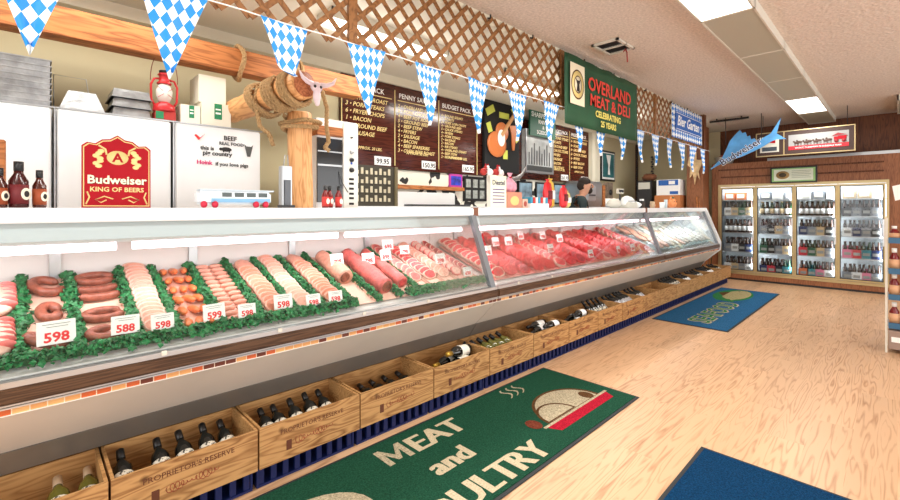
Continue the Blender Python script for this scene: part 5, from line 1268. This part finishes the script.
for i, (x, y, h_, c, l) in enumerate(((4.44, 2.9, .34, (200, 30, 38), 'red snack bag, leftmost in the bunch on the counter'), (4.62, 2.98, .36, (226, 186, 70), 'yellow snack bag in the middle of the red bunch'), (4.76, 2.88, .28, (204, 36, 44), 'red snack bag nearest the shop worker'), (4.95, 2.95, .22, (214, 200, 120), 'small yellow snack bag right of the red ones'))):
    t = thing('snack_bag', l, 'snack bag', (x, y, CTZ)); b = MB(); b.lathe([(.03, 0), (.075, .03), (.085, h_*.5), (.06, h_*.85), (.02, h_*.93), (.045, h_)], 12, (0, 0, 0), Matrix.Diagonal((1, .5, 1, 1))); b.build('bag', mat('bag%s' % str(c), c, .35), t)
    MB().rbox(-.04, .04, -.047, -.03, h_*.3, h_*.6, .003).build('bag_label', (CARD if i % 2 else mat('maroon_label', (104, 20, 26))), t)
t = thing('counter_scale', 'white electronic counter scale with steel pan near the far joint', 'scale', (6.72, 2.9, CTZ))
MB().rbox(0, .30, 0, .22, 0, .09, .008).build('body', CLOUDY, t); MB().rbox(.02, .28, .0, .22, .10, .112, .003).build('weighing_pan', STEEL, t); MB().box(.13, .17, .09, .13, .088, .101).build('pan_support', STEELD, t)
MB().rbox(.10, .13, .20, .22, .08, .24, .002).build('display_stalk', STEELD, t); MB().rbox(.02, .22, .19, .23, .23, .31, .004).build('display_head', CLOUDY, t); MB().box(.04, .20, .186, .19, .25, .29).build('display', INK, t)
t = thing('receipt_printer', 'small dark printer on the counter right of the scale', 'printer', (7.42, 3.0, CTZ)); MB().rbox(0, .15, 0, .15, 0, .12, .008).build('body', BLACK, t); MB().rbox(.03, .12, .01, .05, .12, .15, .002).build('paper', CARD, t)
for i, (x, y, w_, d_, h_, m_, l) in enumerate(((6.5, 3.05, .28, .2, .15, CLOUDY, 'crumpled white package left on the counter near the far joint'), (6.85, 3.0, .3, .2, .2, CARD, 'white wrapped bundle behind the far counter joint'), (7.2, 3.0, .2, .15, .1, CARD, 'low white bundle right of the far counter joint'))):
    tag(MB().ell((0, 0, h_*.46), (w_/2, d_/2, h_*.5), None, 12, .08).build('wrapped_bundle', m_, None, (x, y, CTZ)), l, 'bundle')
for i, (x, y, r_, h_, m_, l) in enumerate(((7.62, 2.9, .04, .11, PALECAP, 'tan paper cup on the far counter'), (7.75, 2.95, .045, .06, SHR, 'low orange dish on the far counter'), (8.05, 2.9, .045, .10, CARD, 'white cup on the far counter'), (8.17, 2.88, .03, .15, BLUEG, 'pale blue bottle left of the orange pig'))):
    tag(MB().lathe([(r_*.8, 0), (r_, h_*.9), (r_, h_), (r_*.85, h_*.98), (r_*.7, .01)], 14).build('paper_cup' if i != 3 else 'pump_bottle', m_, None, (x, y, CTZ)), l, 'cup' if i != 3 else 'bottle')
t = thing('pig_bank', 'orange pumpkin coloured pig ornament with green cap at the counter end', 'ornament', (8.40, 2.85, CTZ)); PIG = mat('pig_orange', (226, 140, 84), .4)
b = MB(); b.ell((0, 0, .09), (.085, .075, .09), None, 18); b.ell((-.03, -.065, .08), (.03, .025, .024)); b.ell((-.06, 0, .175), (.022, .015, .03)); b.ell((.06, 0, .175), (.022, .015, .03)); b.build('body', PIG, t)
MB().lathe([(.035, .165), (.03, .19), (.01, .2)], 12).build('cap', mat('sign_green', (18, 92, 66), .5), t)
MB().ell((-.06, -.055, .115), (.007, .006, .007)).ell((.0, -.075, .115), (.007, .006, .007)).build('eye', INK, t)
# brown carton carrying a blue and white brochure rack beyond the counter end
t = thing('cardboard_box', 'open brown carton under the blue brochure box, by the wood column', 'box', (9.35, 3.02, 0)); MB().rbox(0, .35, 0, .5, 1.40, 1.66, .003).build('box', mat('kraft', (196, 122, 70), .7), t); MB().rbox(0.02, .33, .02, .48, 0, 1.40, .003).build('pallet_stack', mat('kraft_dark', (150, 100, 62), .8), t)
t = thing('brochure_box', 'blue and white printed box on the brown carton', 'box', (9.38, 3.03, 1.661)); MB().rbox(0, .3, 0, .46, 0, .32, .003).build('box', CARD, t)
MB().box(-.002, 0, .04, .42, .2, .31).box(-.002, 0, .04, .2, .02, .08).build('blue_print', mat('brochure_blue', (36, 96, 176)), t); MB().box(-.004, -.002, .1, .22, .22, .29).build('white_print', CARD, t)
t = thing('coffee_machine', 'dark coffee machine beside the brochure box', 'coffee machine', (9.4, 3.6, 0)); MB().rbox(0, .3, 0, .3, 1.2, 1.98, .006).build('body', mat('machine_black', (48, 48, 50), .4), t); MB().rbox(-.01, 0, .03, .27, 1.8, 1.94, .002).build('panel', CLOUDY, t); MB().rbox(0, .3, .0, .3, 0, 1.199, .003).build('stand', GREYP, t)
tag(MB().ell((0, 0, .07), (.12, .15, .08), None, 12, .15).build('dried_arrangement', mat('dried_brown', (124, 76, 50), .9), None, (9.55, 3.7, 1.985)), 'brown dried arrangement on top of the coffee machine', 'arrangement')
# brown column with hide and leaning canes
struct(MB().box(9.5, 9.9, 2.66, 2.95, 0, CEIL).build('pillar_wood', PANW)); bpy.data.objects['pillar_wood'].name = 'trim_5'
struct(MB().box(8.40, 8.52, 2.33, 2.45, 2.25, CEIL).build('trim_6', DARKW))
t = thing('cattle_hide', 'pale shaggy animal hide hung on the brown column', 'hide', (9.46, 2.79, 2.2))
MB().prism([(-.06, .28), (.02, .30), (.10, .26), (.13, .08), (.07, -.08), (.09, -.24), (.04, -.14), (.0, -.34), (-.03, -.12), (-.09, -.20), (-.08, 0), (-.13, .06), (-.1, .2)], .03, RZ(-PI/2)).build('hide', mat('hide_cream', (214, 184, 140), .95, var=.25, vscale=12), t)
for k, (dx, dy) in enumerate(((0, 0), (.05, -.06), (.1, -.12))):
    tag(MB().tube([(9.2+dx, 2.55+dy, 0), (9.32+dx, 2.72+dy*.5, 1.62-.1*k)], .014, 8).build('walking_cane', BEAMW), ['wooden cane leaning on the column, tallest of three', 'wooden cane leaning on the column, middle of three', 'wooden cane leaning on the column, shortest of three'][k], 'cane')
# stainless slicer / machine beyond the worker
t = thing('tenderizer_machine', 'tall stainless steel machine with dial box behind the worker', 'machine', (7.25, 3.98, 1.421))
MB().rbox(0, .75, .0, .4, 0, .48, .03).build('body', STEEL, t); MB().rbox(.05, .38, -.06, -.001, .1, .40, .02).build('motor_box', ALU, t); MB().rbox(.1, .33, -.07, -.061, .2, .23, .002).build('slot', STEELD, t); MB().rbox(.8, .9, .02, .3, 0, .42, .005).build('wood_side', BEAMW, t)
t = thing('hanging_phone', 'dark wall apparatus right of the steel machine', 'apparatus', (8.45, 4.1, 1.421)); MB().rbox(0, .24, 0, .1, 0, .5, .006).build('body', mat('app_grey', (120, 104, 90), .5, var=.5, vscale=12), t); MB().lathe([(.06, 0), (.05, .02)], 14, (0, 0, 0), T(.12, 0, .3) @ RX(PI/2)).build('dial', BLACK, t)
for k, (x, l) in enumerate(((8.35, 'white folded bag on the back counter, left'), (8.72, 'white folded bag on the back counter, right'))): tag(MB().ell((0, 0, .08), (.18, .12, .09), None, 12, .12).build('folded_bag', CARD, None, (x, 4.05, 1.421)), l, 'bag')
t = thing('hanging_chain', 'dark hanging chain of ornaments in the corner', 'chain', (WE-.25, WB-.12, 0)); b = MB()
for i in range(24): b.ell((0, 0, 1.6+i*.05), (.022 if i % 3 else .04, .022, .028), None, 8)
b.build('chain_links', BLACK, t); MB().tube([(0, 0, 1.5), (0, 0, CEIL-.05)], .006, 6).build('cord', BLACK, t)
t = thing('hanging_chain', 'short dark hanging chain on the beige end wall', 'chain', (WE-.05, 4.0, 0)); b = MB()
for i in range(9): b.ell((0, .01*(-1)**i, 2.15+i*.055), (.02, .03, .024), None, 8)
b.build('chain_links', STEELD, t)

# ---------------------------------------------------------------- shop worker
def skin(name, verts, edges, rad, m, parent, sub=2, root=0):
    me = bpy.data.meshes.new(name); me.from_pydata(verts, edges, []); me.materials.append(m)
    o = bpy.data.objects.new(name, me); COL.objects.link(o); o.parent = parent
    sk = o.modifiers.new('skin', 'SKIN'); sk.use_smooth_shade = True
    for i, r in enumerate(rad):
        v = me.skin_vertices[0].data[i]; v.radius = r if isinstance(r, tuple) else (r, r); v.use_root = (i == root)
    s = o.modifiers.new('sub', 'SUBSURF'); s.levels = s.render_levels = sub
    return o
t = thing('person', 'bearded worker in dark shirt looking down behind the middle counter', 'person', (6.46, 3.72, 0), (0, 0, -.80)); t.scale = (1.06, 1.06, 1.07)
SKIN = mat('skin', (206, 152, 124), .5); HAIR = mat('dark_hair', (44, 32, 26), .8); SHIRT = mat('charcoal_shirt', (40, 54, 56), .85); JEANS = mat('dark_jeans', (34, 40, 58), .9)
# local +x is where the worker looks; slightly bent over the work
V = [(0, 0, .93), (.03, 0, 1.12), (.07, 0, 1.30), (.10, 0, 1.44), (.13, 0, 1.50), (.17, 0, 1.58), (.195, 0, 1.655), (.18, 0, 1.70),
     (.08, .19, 1.42), (.10, .25, 1.17), (.24, .12, 1.05), (.30, .08, 1.04),
     (.08, -.19, 1.42), (.10, -.25, 1.17), (.24, -.12, 1.05), (.30, -.08, 1.04),
     (0, .10, .88), (.02, .11, .48), (0, .12, .09), (.14, .13, .04), (0, -.10, .88), (.02, -.11, .48), (0, -.12, .09), (.14, -.13, .04)]
E_ = [(0, 1), (1, 2), (2, 3), (3, 4), (4, 5), (5, 6), (6, 7), (3, 8), (8, 9), (9, 10), (10, 11), (3, 12), (12, 13), (13, 14), (14, 15), (0, 16), (16, 17), (17, 18), (18, 19), (0, 20), (20, 21), (21, 22), (22, 23)]
Rr = [(.11, .15), (.11, .14), (.11, .16), (.09, .11), .055, .082, .092, .075, .06, .045, .034, .032, .06, .045, .034, .032, .085, .06, .045, .035, .085, .06, .045, .035]
skin('body', V, E_, Rr, SKIN, t)
k_ = [0, 1, 2, 3, 8, 9, 12, 13]
vm = {v: i for i, v in enumerate(k_)}
skin('shirt', [V[i] for i in k_], [(vm[a], vm[b]) for a, b in E_ if a in vm and b in vm], [tuple(q*1.12 for q in (Rr[i] if isinstance(Rr[i], tuple) else (Rr[i], Rr[i]))) for i in k_], SHIRT, t)
k_ = [0, 16, 17, 18, 20, 21, 22]; vm = {v: i for i, v in enumerate(k_)}
skin('trousers', [V[i] for i in k_], [(vm[a], vm[b]) for a, b in E_ if a in vm and b in vm], [tuple(q*1.14 for q in (Rr[i] if isinstance(Rr[i], tuple) else (Rr[i], Rr[i]))) for i in k_], JEANS, t)
b = MB(); b.ell((.165, 0, 1.705), (.098, .088, .082), None, 16); b.ell((.13, 0, 1.655), (.078, .084, .085), None, 16); b.build('hair', HAIR, t)
b = MB(); b.ell((.245, 0, 1.578), (.045, .06, .055), None, 14); b.build('beard', HAIR, t)
MB().tube([(.275, 0, 1.675), (.305, 0, 1.63), (.28, 0, 1.62)], [.010, .016, .012], 8).build('nose', SKIN, t)
for s in (-1, 1):
    MB().ell((.15, s*.092, 1.635), (.02, .012, .032)).build('ear', SKIN, t); MB().ell((.268, s*.035, 1.66), (.008, .012, .008)).build('eye', INK, t)
    for f in range(4):
        x0_, y0_ = .32, s*.08-.03+f*.021; MB().tube([(x0_-.03, y0_, 1.04), (x0_+.03, y0_, 1.035), (x0_+.065, y0_, 1.02), (x0_+.075, y0_, 1.0)], [.010, .009, .0085, .006], 8).build('finger', SKIN, t)
    MB().tube([(.30, s*.08+s*.03, 1.04), (.33, s*.08+s*.055, 1.03), (.36, s*.08+s*.06, 1.015)], [.012, .010, .007], 8).build('thumb', SKIN, t)
bpy.context.view_layer.update()
